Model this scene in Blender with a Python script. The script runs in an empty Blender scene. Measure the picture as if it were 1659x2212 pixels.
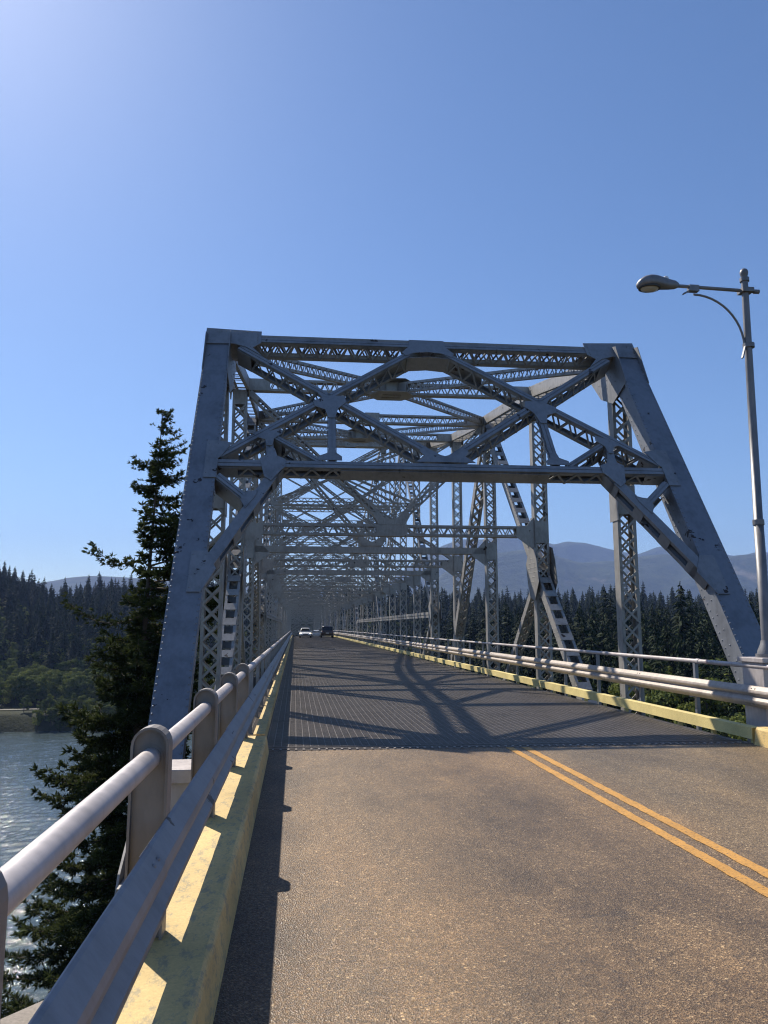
import bpy, math, random
import numpy as np
from mathutils import Vector, Matrix
random.seed(7)
R = math.radians
scene = bpy.context.scene
COL = scene.collection
# ------------------------------------------------------------------ camera, sky, sun, exposure
cam_d = bpy.data.cameras.new('camera'); cam = bpy.data.objects.new('camera', cam_d); COL.objects.link(cam)
scene.camera = cam
YAW, PIT = 0.1135, 0.1477
cam.location = (0, 0, 1.62)
cam.rotation_mode = 'XYZ'
cam.rotation_euler = (math.pi/2 + PIT, 0.0003, -YAW)
cam_d.sensor_fit = 'VERTICAL'; cam_d.sensor_height = 36.0
cam_d.lens = 36.0 * 1668.5 / 2212.0
cam_d.clip_start = 0.05; cam_d.clip_end = 30000
SUN = Vector((-0.53, 0.864, 1.0)).normalized()
SUN_EL = math.asin(SUN.z); SUN_AZ = math.atan2(SUN.x, SUN.y)      # azimuth clockwise from +Y
w = bpy.data.worlds.new('World'); scene.world = w; w.use_nodes = True
nt = w.node_tree; nt.nodes.clear()
sky = nt.nodes.new('ShaderNodeTexSky'); sky.sky_type = 'NISHITA'; sky.sun_disc = False
sky.sun_elevation = SUN_EL; sky.sun_rotation = SUN_AZ
sky.altitude = 50; sky.air_density = 1.0; sky.dust_density = 0.45; sky.ozone_density = 7.0
bg = nt.nodes.new('ShaderNodeBackground'); bg.inputs[1].default_value = 0.088
wo = nt.nodes.new('ShaderNodeOutputWorld')
hsv = nt.nodes.new('ShaderNodeHueSaturation'); hsv.inputs['Saturation'].default_value = 1.04; hsv.inputs['Hue'].default_value = 0.501
nt.links.new(sky.outputs[0], hsv.inputs['Color']); nt.links.new(hsv.outputs[0], bg.inputs[0]); nt.links.new(bg.outputs[0], wo.inputs[0])
sd = bpy.data.lights.new('sun', 'SUN'); sd.energy = 5.0; sd.angle = R(0.5); sd.color = (1.0, 0.91, 0.78)
so = bpy.data.objects.new('sun', sd); COL.objects.link(so)
so.rotation_euler = (-SUN).to_track_quat('-Z', 'Y').to_euler(); so.location = SUN*60
scene.view_settings.view_transform = 'Standard'; scene.view_settings.look = 'None'
scene.view_settings.exposure = 0.55; scene.view_settings.gamma = 1.0
scene.render.engine = 'CYCLES'
cy = scene.cycles
cy.use_denoising = True
try: cy.denoiser = 'OPENIMAGEDENOISE'
except Exception: pass
cy.filter_width = 1.15
cy.max_bounces = 6; cy.diffuse_bounces = 3; cy.glossy_bounces = 3; cy.transmission_bounces = 4; cy.volume_bounces = 0
cy.transparent_max_bounces = 8; cy.sample_clamp_indirect = 4.0; cy.sample_clamp_direct = 0.0
cy.caustics_reflective = False; cy.caustics_refractive = False

# ------------------------------------------------------------------ helpers
def vec(*a): return Vector(a)
class MB:
    """collects shapes, build() links them as ONE mesh object"""
    def __init__(s): s.v = []; s.f = []; s.sm = []; s.mi = []; s.cur = 0
    def add(s, vs, fs, smooth=False):
        o = len(s.v); s.v.extend([tuple(p) for p in vs])
        for f in fs: s.f.append(tuple(i+o for i in f)); s.sm.append(smooth); s.mi.append(s.cur)
    def bar(s, A, B, w, h, up):
        """box from A to B, size w along up, h along the third direction"""
        A = Vector(A); B = Vector(B); t = (B-A)
        if t.length < 1e-6: return
        t.normalize(); a = Vector(up) - t*Vector(up).dot(t)
        if a.length < 1e-6: a = t.orthogonal()
        a.normalize(); b = t.cross(a); a = a*(w/2); b = b*(h/2)
        vs = [P+x*a+y*b for P in (A, B) for x, y in ((-1,-1),(1,-1),(1,1),(-1,1))]
        s.add(vs, [(0,3,2,1),(4,5,6,7),(0,1,5,4),(1,2,6,5),(2,3,7,6),(3,0,4,7)])
    def box(s, x0, x1, y0, y1, z0, z1):
        s.bar(((x0+x1)/2, y0, (z0+z1)/2), ((x0+x1)/2, y1, (z0+z1)/2), abs(x1-x0), abs(z1-z0), (1,0,0))
    def plate(s, pts, n, th):
        n = Vector(n).normalized()*(th/2); pts = [Vector(p) for p in pts]; k = len(pts)
        vs = [p+n for p in pts]+[p-n for p in pts]
        # orientation: normal of the polygon against n
        c = Vector((0,0,0))
        for i in range(k): c += pts[i].cross(pts[(i+1) % k])
        fs = [tuple(range(k)), tuple(range(2*k-1, k-1, -1))]+[(i, i+k, (i+1) % k+k, (i+1) % k) for i in range(k)]
        if c.dot(n) < 0: fs = [tuple(reversed(f)) for f in fs]
        s.add(vs, fs)
    def tube(s, pts, r, n=12, caps=True, up=(0,0,1), smooth=True):
        pts = [Vector(p) for p in pts]; rr = r if isinstance(r, (list, tuple)) else [r]*len(pts)
        vs = []
        for i, p in enumerate(pts):
            t = (pts[min(i+1, len(pts)-1)]-pts[max(i-1, 0)]).normalized()
            a = Vector(up) - t*Vector(up).dot(t)
            if a.length < 1e-3: a = t.orthogonal()
            a.normalize(); b = t.cross(a)
            for k in range(n):
                q = 2*math.pi*k/n; vs.append(p+(a*math.cos(q)+b*math.sin(q))*rr[i])
        fs = []
        for i in range(len(pts)-1):
            for k in range(n):
                k2 = (k+1) % n; fs.append((i*n+k, i*n+k2, (i+1)*n+k2, (i+1)*n+k))
        s.add(vs, fs, smooth)
        if caps:
            m = len(pts)-1
            s.add(vs[:n], [tuple(range(n-1, -1, -1))]); s.add(vs[m*n:], [tuple(range(n))])
    def dome(s, c, n, r, seg=6):
        c = Vector(c); n = Vector(n).normalized(); a = n.orthogonal().normalized(); b = n.cross(a)
        vs = []
        for q, rr, hh in ((0, 1, 0), (0, .72, .55)):
            for k in range(seg):
                t = 2*math.pi*k/seg; vs.append(c+(a*math.cos(t)+b*math.sin(t))*r*rr+n*r*hh)
        vs.append(c+n*r*.78)
        fs = [(k, (k+1) % seg, seg+(k+1) % seg, seg+k) for k in range(seg)]+[(seg+k, seg+(k+1) % seg, 2*seg) for k in range(seg)]
        s.add(vs, fs, True)
    def build(s, name, mats, parent=None, skew=False, camber=False, bevel=0):
        me = bpy.data.meshes.new(name)
        V = np.array(s.v, dtype=float).reshape(-1, 3)
        if camber:
            V[:, 2] += np.where(V[:, 1] > 115, -(V[:, 1]-115)**2/7470.0, 0)
        if skew: V[:, 1] -= 0.0152*(V[:, 0])
        me.from_pydata(V.tolist(), [], s.f)
        me.polygons.foreach_set('use_smooth', s.sm)
        if not isinstance(mats, (list, tuple)): mats = [mats]
        for m in mats: me.materials.append(m)
        if len(mats) > 1: me.polygons.foreach_set('material_index', s.mi)
        me.update()
        o = bpy.data.objects.new(name, me); COL.objects.link(o)
        if parent: o.parent = parent
        if bevel:
            b = o.modifiers.new('bevel', 'BEVEL'); b.width = bevel; b.segments = 2; b.limit_method = 'ANGLE'
        return o
def tag(o, label=None, cat=None, group=None, kind=None):
    if label: o['label'] = label
    if cat: o['category'] = cat
    if group: o['group'] = group
    if kind: o['kind'] = kind
    return o
def empty(name, loc=(0,0,0), rz=0):
    o = bpy.data.objects.new(name, None); COL.objects.link(o); o.location = loc; o.rotation_euler = (0,0,rz)
    o.empty_display_size = .3
    return o
def zd(y): return -(y-115)**2/7470.0 if y > 115 else 0.0

# ------------------------------------------------------------------ materials
def mat(name, base, rough=.6, metal=0.0, spec=.5):
    m = bpy.data.materials.new(name); m.use_nodes = True
    b = m.node_tree.nodes['Principled BSDF']
    b.inputs['Base Color'].default_value = (*base, 1); b.inputs['Roughness'].default_value = rough
    b.inputs['Metallic'].default_value = metal; b.inputs['Specular IOR Level'].default_value = spec
    return m
def nodes(m): return m.node_tree, m.node_tree.nodes['Principled BSDF']
def N(t, kind, **kw):
    n = t.nodes.new(kind)
    for k, v in kw.items(): setattr(n, k, v)
    return n
def noise(t, scale, detail=4, rough=.55, vecsock=None, stretch=None):
    n = N(t, 'ShaderNodeTexNoise'); n.inputs['Scale'].default_value = scale; n.inputs['Detail'].default_value = detail
    n.inputs['Roughness'].default_value = rough
    if vecsock is not None:
        if stretch:
            mp = N(t, 'ShaderNodeMapping'); mp.inputs['Scale'].default_value = stretch
            t.links.new(vecsock, mp.inputs['Vector']); vecsock = mp.outputs[0]
        t.links.new(vecsock, n.inputs['Vector'])
    return n
def ramp(t, fac, stops):
    r = N(t, 'ShaderNodeValToRGB'); e = r.color_ramp.elements
    while len(e) < len(stops): e.new(.5)
    for i, (p, c) in enumerate(stops):
        e[i].position = p; e[i].color = (*c, 1) if len(c) == 3 else c
    t.links.new(fac, r.inputs[0]); return r
def mix(t, fac, a, b, blend='MIX'):
    m = N(t, 'ShaderNodeMix', data_type='RGBA', blend_type=blend)
    for s, v in ((m.inputs[0], fac), (m.inputs[6], a), (m.inputs[7], b)):
        if hasattr(v, 'is_output') or isinstance(v, bpy.types.NodeSocket): t.links.new(v, s)
        else: s.default_value = v if isinstance(v, (int, float)) else (*v, 1)
    return m.outputs[2]
def bump(t, b, h, strength, dist):
    bn = N(t, 'ShaderNodeBump'); bn.inputs['Strength'].default_value = strength; bn.inputs['Distance'].default_value = dist
    t.links.new(h, bn.inputs['Height']); t.links.new(bn.outputs[0], b.inputs['Normal']); return bn

def paint(name, base, rough=.42, rust=.0, dirt=.25, metal=0.0):
    m = mat(name, base, rough, metal); t, b = nodes(m)
    geo = N(t, 'ShaderNodeNewGeometry'); P = geo.outputs['Position']
    n1 = noise(t, 1.7, 6, .6, P); n2 = noise(t, 14, 5, .6, P, (1, 1, .35))
    dk = tuple(c*.62 for c in base); lt = tuple(min(1, c*1.14) for c in base)
    c1 = ramp(t, n1.outputs[0], [(.3, dk), (.5, base), (.75, lt)]).outputs[0]
    c2 = mix(t, dirt, c1, ramp(t, n2.outputs[0], [(.35, dk), (.6, lt)]).outputs[0])
    if rust > 0:
        n3 = noise(t, 3.1, 7, .62, P)
        f = ramp(t, n3.outputs[0], [(.66-rust*.1, (0,0,0)), (.675-rust*.1, (1,1,1))]).outputs[0]
        c2 = mix(t, f, c2, (.035, .022, .018))
    t.links.new(c2, b.inputs['Base Color'])
    rr = N(t, 'ShaderNodeMapRange'); rr.inputs[3].default_value = rough-.08; rr.inputs[4].default_value = rough+.14
    t.links.new(n2.outputs[0], rr.inputs[0]); t.links.new(rr.outputs[0], b.inputs['Roughness'])
    bump(t, b, n2.outputs[0], .12, .01)
    return m
M = {}
M['steel'] = paint('grey_bridge_paint', (.325, .315, .30), .46, .05, .35, .25)
M['post'] = paint('grey_end_post_paint_shaded', (.20, .215, .245), .46, .07, .25, .3)  # bridge grey made darker and bluer: sky-lit shade put into the colour
M['rail'] = paint('rail_paint', (.50, .455, .44), .40, 0, .3, .2)
M['portal'] = paint('portal_paint_shaded', (.245, .25, .262), .46, .05, .3, .3)  # bridge grey again, with the blue shade of the portal front painted in
M['railpost_shaded'] = paint('rail_post_paint_shaded', (.215, .195, .18), .45, 0, .35, .1)  # darker, browner copy of the rail paint: shade on the posts painted in
t_, b_ = nodes(M['rail']); lk_ = b_.inputs['Base Color'].links[0].from_socket
f_ = ramp(t_, noise(t_, 2.3, 6, .7, N(t_, 'ShaderNodeNewGeometry').outputs['Position'], (1, 1, 1)).outputs[0], [(.60, (0,0,0)), (.72, (.45,.45,.45))])
t_.links.new(mix(t_, f_.outputs[0], lk_, (.42, .20, .17)), b_.inputs['Base Color'])
M['beamR'] = paint('beam_paint', (.40, .345, .30), .45, 0, .4, .1)
M['guard'] = paint('galvanised_guard', (.235, .245, .265), .38, .12, .4, .3)
M['galv'] = paint('galvanised_pole', (.20, .20, .21), .42, 0, .35, .25)
M['grid'] = paint('grid_steel', (.23, .205, .185), .42, 0, .5, .15)
M['dark'] = mat('dark_steel', (.05, .05, .05), .7)
M['glass_lens'] = mat('lamp_lens', (.45, .45, .42), .2)
M['cell'] = mat('photocell_white', (.75, .74, .7), .4)

def asphalt():
    m = mat('exposed_aggregate_road', (.2, .17, .14), .62); t, b = nodes(m)
    P = N(t, 'ShaderNodeNewGeometry').outputs['Position']
    v = N(t, 'ShaderNodeTexVoronoi'); v.inputs['Scale'].default_value = 120; t.links.new(P, v.inputs['Vector'])
    v2 = N(t, 'ShaderNodeTexVoronoi'); v2.inputs['Scale'].default_value = 44; t.links.new(P, v2.inputs['Vector'])
    hs = N(t, 'ShaderNodeSeparateColor'); t.links.new(v.outputs['Color'], hs.inputs[0])
    stone = ramp(t, hs.outputs[0], [(0, (.045,.036,.030)), (.3, (.11,.083,.058)), (.62, (.18,.132,.086)), (.86, (.27,.195,.125)), (1, (.48,.38,.26))])
    hs2 = N(t, 'ShaderNodeSeparateColor'); t.links.new(v2.outputs['Color'], hs2.inputs[0])
    big = ramp(t, hs2.outputs[0], [(0, (.035,.030,.030)), (.3, (.10,.08,.062)), (.6, (.22,.165,.11)), (.85, (.42,.32,.21)), (1, (.72,.60,.42))])
    near = ramp(t, v2.outputs['Distance'], [(.25, (1,1,1)), (.42, (0,0,0))])
    gt = N(t, 'ShaderNodeMath', operation='GREATER_THAN'); gt.inputs[1].default_value = .50; t.links.new(hs2.outputs[1], gt.inputs[0])
    mu = N(t, 'ShaderNodeMath', operation='MULTIPLY'); t.links.new(gt.outputs[0], mu.inputs[0]); t.links.new(near.outputs[0], mu.inputs[1])
    c = mix(t, mu.outputs[0], stone.outputs[0], big.outputs[0])
    n1 = noise(t, .55, 5, .6, P, (1, .45, 1)); n2 = noise(t, 2.2, 6, .65, P, (1, .3, 1)); n3 = noise(t, 9, 6, .7, P)
    wear = ramp(t, n1.outputs[0], [(.30, (.50,.49,.52)), (.46, (.90,.88,.86)), (.66, (1.30,1.20,1.05))])
    wear2 = ramp(t, n2.outputs[0], [(.3, (.78,.78,.80)), (.7, (1.15,1.13,1.1))])
    wear3 = ramp(t, n3.outputs[0], [(.3, (.80,.79,.78)), (.7, (1.15,1.15,1.14))])
    c = mix(t, .25, c, (.185,.138,.092)); c = mix(t, 1.0, c, wear.outputs[0], 'MULTIPLY'); c = mix(t, 1.0, c, wear2.outputs[0], 'MULTIPLY'); c = mix(t, 1.0, c, wear3.outputs[0], 'MULTIPLY')
    # greyer far lane and darker strip by the left kerb (dirt)
    sx = N(t, 'ShaderNodeSeparateXYZ'); t.links.new(P, sx.inputs[0])
    ax = N(t, 'ShaderNodeMath', operation='MULTIPLY_ADD'); ax.inputs[1].default_value = 1.0
    n4 = noise(t, 1.3, 4, .6, P); t.links.new(sx.outputs[0], ax.inputs[0])
    sc = N(t, 'ShaderNodeMath', operation='MULTIPLY'); sc.inputs[1].default_value = .9; t.links.new(n4.outputs[0], sc.inputs[0]); t.links.new(sc.outputs[0], ax.inputs[2])
    lane = N(t, 'ShaderNodeMapRange'); lane.inputs[1].default_value = 3.3; lane.inputs[2].default_value = 4.0; t.links.new(ax.outputs[0], lane.inputs[0])
    c = mix(t, lane.outputs[0], c, mix(t, 1.0, c, (.86, .96, 1.08), 'MULTIPLY'))
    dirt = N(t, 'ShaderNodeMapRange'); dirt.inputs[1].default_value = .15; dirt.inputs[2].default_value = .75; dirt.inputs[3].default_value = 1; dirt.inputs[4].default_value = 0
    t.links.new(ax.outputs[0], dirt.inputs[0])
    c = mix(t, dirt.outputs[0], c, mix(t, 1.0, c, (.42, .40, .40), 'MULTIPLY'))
    # oil-dripped band in the middle of the lane, polished wheel paths beside it
    wob = noise(t, .35, 4, .6, P); xw = N(t, 'ShaderNodeMath', operation='MULTIPLY_ADD'); xw.inputs[1].default_value = 1.6; t.links.new(wob.outputs[0], xw.inputs[0]); t.links.new(sx.outputs[0], xw.inputs[2])
    mr = N(t, 'ShaderNodeMapRange'); mr.inputs[1].default_value = 1.2; mr.inputs[2].default_value = 3.9; t.links.new(xw.outputs[0], mr.inputs[0])
    bd2 = ramp(t, mr.outputs[0], [(.12, (0,0,0)), (.42, (1,1,1)), (.60, (1,1,1)), (.88, (0,0,0))])
    bmask = mix(t, 1.0, bd2.outputs[0], ramp(t, noise(t, 1.1, 6, .65, P, (1, .55, 1)).outputs[0], [(.40, (0,0,0)), (.62, (1,1,1))]).outputs[0], 'MULTIPLY')
    c = mix(t, bmask, c, mix(t, 1.0, c, (.50, .50, .54), 'MULTIPLY'))
    c = mix(t, 1.0, c, (1.12, 1.02, .84), 'MULTIPLY')
    # hairline cracks
    vc = N(t, 'ShaderNodeTexVoronoi', feature='DISTANCE_TO_EDGE'); vc.inputs['Scale'].default_value = .75
    nd = noise(t, 3.5, 5, .7, P); mm = N(t, 'ShaderNodeVectorMath', operation='MULTIPLY_ADD'); mm.inputs[1].default_value = (.55, .55, 0)
    t.links.new(nd.outputs['Color'], mm.inputs[0]); t.links.new(P, mm.inputs[2]); t.links.new(mm.outputs[0], vc.inputs['Vector'])
    ck = ramp(t, vc.outputs['Distance'], [(0, (1,1,1)), (.006, (0,0,0))]); msk = ramp(t, noise(t, .8, 3, .6, P).outputs[0], [(.50, (0,0,0)), (.60, (.75,.75,.75))])
    c = mix(t, mix(t, 1.0, ck.outputs[0], msk.outputs[0], 'MULTIPLY'), c, (.035,.03,.028))
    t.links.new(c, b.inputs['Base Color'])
    rr = ramp(t, hs.outputs[1], [(0, (.34,)*3), (1, (.72,)*3)]); t.links.new(rr.outputs[0], b.inputs['Roughness'])
    bump(t, b, v.outputs['Distance'], .8, .005)
    return m
M['asphalt'] = asphalt()

def yellow_line():
    m = mat('yellow_road_paint', (.62, .30, .05), .6); t, b = nodes(m)
    P = N(t, 'ShaderNodeNewGeometry').outputs['Position']
    n = noise(t, 45, 6, .7, P); n2 = noise(t, 3, 4, .6, P)
    c = ramp(t, n.outputs[0], [(.36, (.17,.11,.06)), (.43, (.50,.26,.06)), (.65, (.64,.33,.07))]).outputs[0]
    c = mix(t, 1.0, c, ramp(t, n2.outputs[0], [(.3, (.8,.8,.8)), (.7, (1.1,1.1,1.1))]).outputs[0], 'MULTIPLY')
    t.links.new(c, b.inputs['Base Color']); bump(t, b, n.outputs[0], .4, .004); return m
M['line'] = yellow_line()

def yellow_kerb(name, base, chips=.45):
    m = mat(name, base, .7); t, b = nodes(m)
    P = N(t, 'ShaderNodeNewGeometry').outputs['Position']
    n = noise(t, 17, 10, .78, P, (1, .45, 1)); n2 = noise(t, 1.2, 5, .6, P); n3 = noise(t, 60, 5, .7, P)
    f = ramp(t, n.outputs[0], [(chips-.06, (1,1,1)), (chips+.03, (0,0,0))]).outputs[0]
    c = mix(t, f, base, (.42, .34, .19))
    c = mix(t, 1.0, c, ramp(t, n2.outputs[0], [(.3, (.72,.72,.7)), (.7, (1.1,1.1,1.1))]).outputs[0], 'MULTIPLY')
    c = mix(t, 1.0, c, ramp(t, n3.outputs[0], [(.3, (.82,.82,.8)), (.7, (1.1,1.1,1.1))]).outputs[0], 'MULTIPLY')
    sx = N(t, 'ShaderNodeSeparateXYZ'); t.links.new(P, sx.inputs[0])
    t.links.new(c, b.inputs['Base Color']); bump(t, b, n3.outputs[0], .5, .004); return m
M['kerb'] = yellow_kerb('yellow_kerb_paint', (.70, .50, .20), .46)
M['kerbsteel'] = yellow_kerb('yellow_steel_kerb_paint', (.78, .64, .27), .34)

def concrete(name, base):
    m = mat(name, base, .85); t, b = nodes(m)
    P = N(t, 'ShaderNodeNewGeometry').outputs['Position']
    n = noise(t, 3, 8, .65, P); n2 = noise(t, 70, 4, .6, P)
    c = mix(t, .5, ramp(t, n.outputs[0], [(.3, tuple(c*.6 for c in base)), (.7, tuple(c*1.2 for c in base))]).outputs[0],
            ramp(t, n2.outputs[0], [(.3, tuple(c*.6 for c in base)), (.7, tuple(c*1.25 for c in base))]).outputs[0])
    t.links.new(c, b.inputs['Base Color']); bump(t, b, n2.outputs[0], .5, .006); return m
M['concrete'] = concrete('weathered_concrete', (.26, .23, .20))

def foliage(name, base, var=.5, trans=.25):
    m = mat(name, base, .75, 0, .08); t, b = nodes(m)
    P = N(t, 'ShaderNodeNewGeometry').outputs['Position']
    oi = N(t, 'ShaderNodeObjectInfo')
    n = noise(t, .9, 5, .7, P); n2 = noise(t, .05, 3, .6, P)
    lo = tuple(c*(1-var) for c in base); hi = (base[0]*1.65, base[1]*1.5, base[2]*1.15)
    c = ramp(t, n.outputs[0], [(.3, lo), (.5, base), (.72, hi)]).outputs[0]
    c = mix(t, 1.0, c, ramp(t, oi.outputs['Random'], [(0, (.62,.70,.72)), (.5, (1,1,1)), (1, (1.35,1.25,1.0))]).outputs[0], 'MULTIPLY')
    c = mix(t, 1.0, c, ramp(t, n2.outputs[0], [(.3, (.75,.8,.8)), (.7, (1.2,1.15,1.05))]).outputs[0], 'MULTIPLY')
    t.links.new(c, b.inputs['Base Color'])
    tr = N(t, 'ShaderNodeBsdfTranslucent'); t.links.new(c, tr.inputs[0])
    ms = N(t, 'ShaderNodeMixShader'); ms.inputs[0].default_value = trans
    out = t.nodes['Material Output']; t.links.new(b.outputs[0], ms.inputs[1]); t.links.new(tr.outputs[0], ms.inputs[2]); t.links.new(ms.outputs[0], out.inputs[0])
    return m
M['fir'] = foliage('fir_needles', (.040, .055, .022), .5, .25)
M['conifer'] = foliage('conifer_needles', (.017, .030, .014), .5, .04)
M['leaf'] = foliage('broad_leaves', (.115, .145, .045), .5, .3)
M['bark'] = concrete('fir_bark', (.10, .075, .055))

def water_mat():
    m = mat('river_water', (.035, .085, .085), .065, 0, .5); t, b = nodes(m)
    P = N(t, 'ShaderNodeNewGeometry').outputs['Position']
    b.inputs['IOR'].default_value = 1.33
    n1 = noise(t, 3.0, 4, .6, P, (1, 1.5, 1)); n2 = noise(t, .06, 4, .6, P, (1, 2.2, 1)); n3 = noise(t, 2.4, 3, .6, P, (1, 1.5, 1))
    a = N(t, 'ShaderNodeMath', operation='MULTIPLY_ADD'); a.inputs[1].default_value = .35
    t.links.new(n3.outputs[0], a.inputs[0]); t.links.new(n1.outputs[0], a.inputs[2])
    a2 = N(t, 'ShaderNodeMath', operation='MULTIPLY_ADD'); a2.inputs[1].default_value = 3.0
    bump(t, b, a.outputs[0], .8, .10)
    c = ramp(t, n2.outputs[0], [(.3, (.042,.060,.062)), (.7, (.060,.082,.082))]); t.links.new(c.outputs[0], b.inputs['Base Color'])
    return m
M['water'] = water_mat()

def ground_mat(name, a, bcol, sc=.03):
    m = mat(name, a, .95, 0, .2); t, b = nodes(m)
    P = N(t, 'ShaderNodeNewGeometry').outputs['Position']
    n = noise(t, sc, 9, .68, P); n2 = noise(t, sc*14, 6, .7, P)
    c = mix(t, .45, ramp(t, n.outputs[0], [(.35, a), (.65, bcol)]).outputs[0], ramp(t, n2.outputs[0], [(.35, a), (.65, bcol)]).outputs[0])
    t.links.new(c, b.inputs['Base Color']); bump(t, b, n2.outputs[0], .8, 1.0); return m
M['forest_floor'] = ground_mat('forest_floor', (.018, .024, .012), (.05, .055, .026), .06)

def mountain_mat():
    m = mat('forested_mountain', (.05,.06,.04), .95, 0, .15); t, b = nodes(m)
    P = N(t, 'ShaderNodeNewGeometry').outputs['Position']
    n = noise(t, .0016, 9, .65, P); n2 = noise(t, .012, 8, .7, P)
    c = ramp(t, n2.outputs[0], [(.35, (.022,.034,.020)), (.65, (.06,.075,.04))]).outputs[0]
    f = ramp(t, n.outputs[0], [(.60, (0,0,0)), (.68, (1,1,1))]).outputs[0]
    c = mix(t, f, c, (.17, .15, .11))
    t.links.new(c, b.inputs['Base Color']); bump(t, b, n2.outputs[0], 1.0, 25); return m
M['mountain'] = mountain_mat()
M['shore'] = ground_mat('dry_bank_grass', (.10, .085, .04), (.17, .14, .07), .2)

# ------------------------------------------------------------------ truss members
X0, HW = 3.01, 4.88                     # centre line and half distance of the truss planes
XL, XR = X0-HW, X0+HW
P = 6.47
def Yn(i): return 17.9+P*(i-1)
ZT = {1:8.2, 2:9.35, 3:10.1, 4:11.0, 5:12.2, 6:13.7, 7:15.2, 8:16.8, 9:18.2, 10:16.8, 11:15.2, 12:13.7, 13:12.5, 14:11.6, 15:10.9, 16:10.4, 17:10.0, 18:9.8}
def Zt(i):
    i = min(i, 51-i)
    return ZT.get(i, 9.8+.25*math.sin((i-18)/7.5*math.pi/2))
ZB = -2.2
NP = 50
def lace(mb, A, B, a, b, D, boff, pitch, w, th, double=False):
    A = Vector(A); B = Vector(B); t = B-A; L = t.length; n = max(1, round(L/pitch)); t = t/n
    for k in range(n):
        s = 1 if k % 2 == 0 else -1
        for ss in ((s, -s) if double else (s,)):
            o = boff+(.013 if ss != s else 0)*(1 if boff > 0 else -1)+.003*(k % 2)
            mb.bar(A+t*k-a*(D/2*ss)+b*o, A+t*(k+1)+a*(D/2*ss)+b*o, th, w, b)
def member(mb, A, B, a, D, wb, mode='single', lod=0, pitch=None, lw=.06, end=.35, faces=(1,-1), battens=.9):
    """built-up steel member: two plates D apart along a, wb deep, tied by lacing or batten plates"""
    A = Vector(A); B = Vector(B); t = (B-A); L = t.length; t.normalize()
    a = Vector(a); a = (a-t*a.dot(t)).normalized(); b = t.cross(a).normalized()
    th = .022 if lod == 0 else .05
    for s in (1, -1):
        mb.bar(A+a*s*(D/2-th/2), B+a*s*(D/2-th/2), th, wb, a)
        if lod == 0:
            fw = min(.055, D*.2)
            for q in (1, -1):
                mb.bar(A+a*s*(D/2-th-fw/2)+b*q*(wb/2-.009), B+a*s*(D/2-th-fw/2)+b*q*(wb/2-.009), fw, .016, a)
    if mode == 'solid':
        mb.bar(A+b*(wb/2+.012), B+b*(wb/2+.012), D-.01, .02, a); return
    e = min(end, L*.2)
    if lod <= 1 and e > .05:
        for q in faces:
            for p0, p1 in ((A+t*.01, A+t*e), (B-t*e, B-t*.01)):
                mb.bar(p0+b*q*(wb/2+.012), p1+b*q*(wb/2+.012), D-.02, .012, a)
    A2, B2 = A+t*e, B-t*e
    if mode in ('single', 'double'):
        p = pitch or D*.62*(2 if lod > 1 else 1)
        for q in faces:
            lace(mb, A2, B2, a, b, D-.05, q*(wb/2+.014), p*(1.5 if mode == 'double' else 1), lw, .012 if lod == 0 else .02, mode == 'double')
    elif mode == 'batten':
        n = max(1, round((L-2*e)/battens))
        for q in faces:
            for k in range(n+1):
                c = A2+(B2-A2)*(k/n)
                mb.bar(c-t*.13+b*q*(wb/2+.012), c+t*.13+b*q*(wb/2+.012), D-.02, .012, a)
                if lod == 0 and q == -1:
                    pass
def gusset(mb, c, n, uu, vv, pts, th=.014):
    c = Vector(c); uu = Vector(uu); vv = Vector(vv)
    mb.plate([c+uu*x+vv*y for x, y in pts], n, th)

bridge = empty('truss_bridge', (X0, 11, 0))
tag(bridge, 'riveted grey steel through-truss bridge with laced members and open grid deck', 'bridge')
def PB(mb, name, m=None, label=None):
    o = mb.build(name, m or M['steel'], None, skew=True, camber=True)
    o.parent = bridge; o.matrix_parent_inverse = Matrix.Translation(-Vector(bridge.location))
    if label: o['label'] = label
    return o
SLOPE = Vector((0, .66, 1)).normalized()         # up the end post
PN = Vector((1,0,0)).cross(SLOPE)                # portal plane normal, towards the viewer and up
def PP(x, z, off=0.0):                           # point on the portal's front plane
    return Vector((X0+x, 17.56-.66*(8.46-z)+.04, z)) + PN*(-off)

# end posts (near pair): solid cover plate to the front, webs, open back, rivet rows
def end_post(sx, name_label):
    mb = MB(); x = sx*HW; W = .56
    A = PP(x, -1.7, .0); B = PP(x, 8.3, .0); a = Vector((1,0,0))
    mb.bar(A-PN*.012, B-PN*.012, W, .024, a)
    for s in (1, -1):
        mb.bar(A-PN*.26+a*s*(W/2-.05), B-PN*.26+a*s*(W/2-.05), .022, .46, a)          # webs
        mb.bar(A-PN*.046+a*s*(W/2-.006), B-PN*.046+a*s*(W/2-.006), .012, .044, a)     # edge angles
        mb.bar(A-PN*.50+a*s*(W/2-.10), B-PN*.50+a*s*(W/2-.10), .12, .016, a)
    lace(mb, A, B, a, PN, W-.14, -.51, .42, .07, .012, True)
    L = (B-A).length; n = int(L/.125); n2 = int(L/.16)
    for k in range(n):
        p = A+SLOPE*(k*.125+.05)
        for s in (1, -1): mb.dome(p+a*s*(W/2-.032), PN, .022)
    for k in range(n2):
        p = A+SLOPE*(k*.16+.05)
        for s in (1, -1):
            mb.dome(p-PN*.10+a*s*(W/2-.039), a*s, .017); mb.dome(p+SLOPE*.08-PN*.42+a*s*(W/2-.039), a*s, .017)
            mb.dome(p+SLOPE*.04-PN*.26+a*s*(W/2-.039), a*s, .017) if k % 2 else None
    PB(mb, 'end_post', M['post'], name_label)
end_post(-1, 'tapering view of left riveted end post with rust patches')
end_post(1, 'right riveted end post leaning back over the lane')
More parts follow.
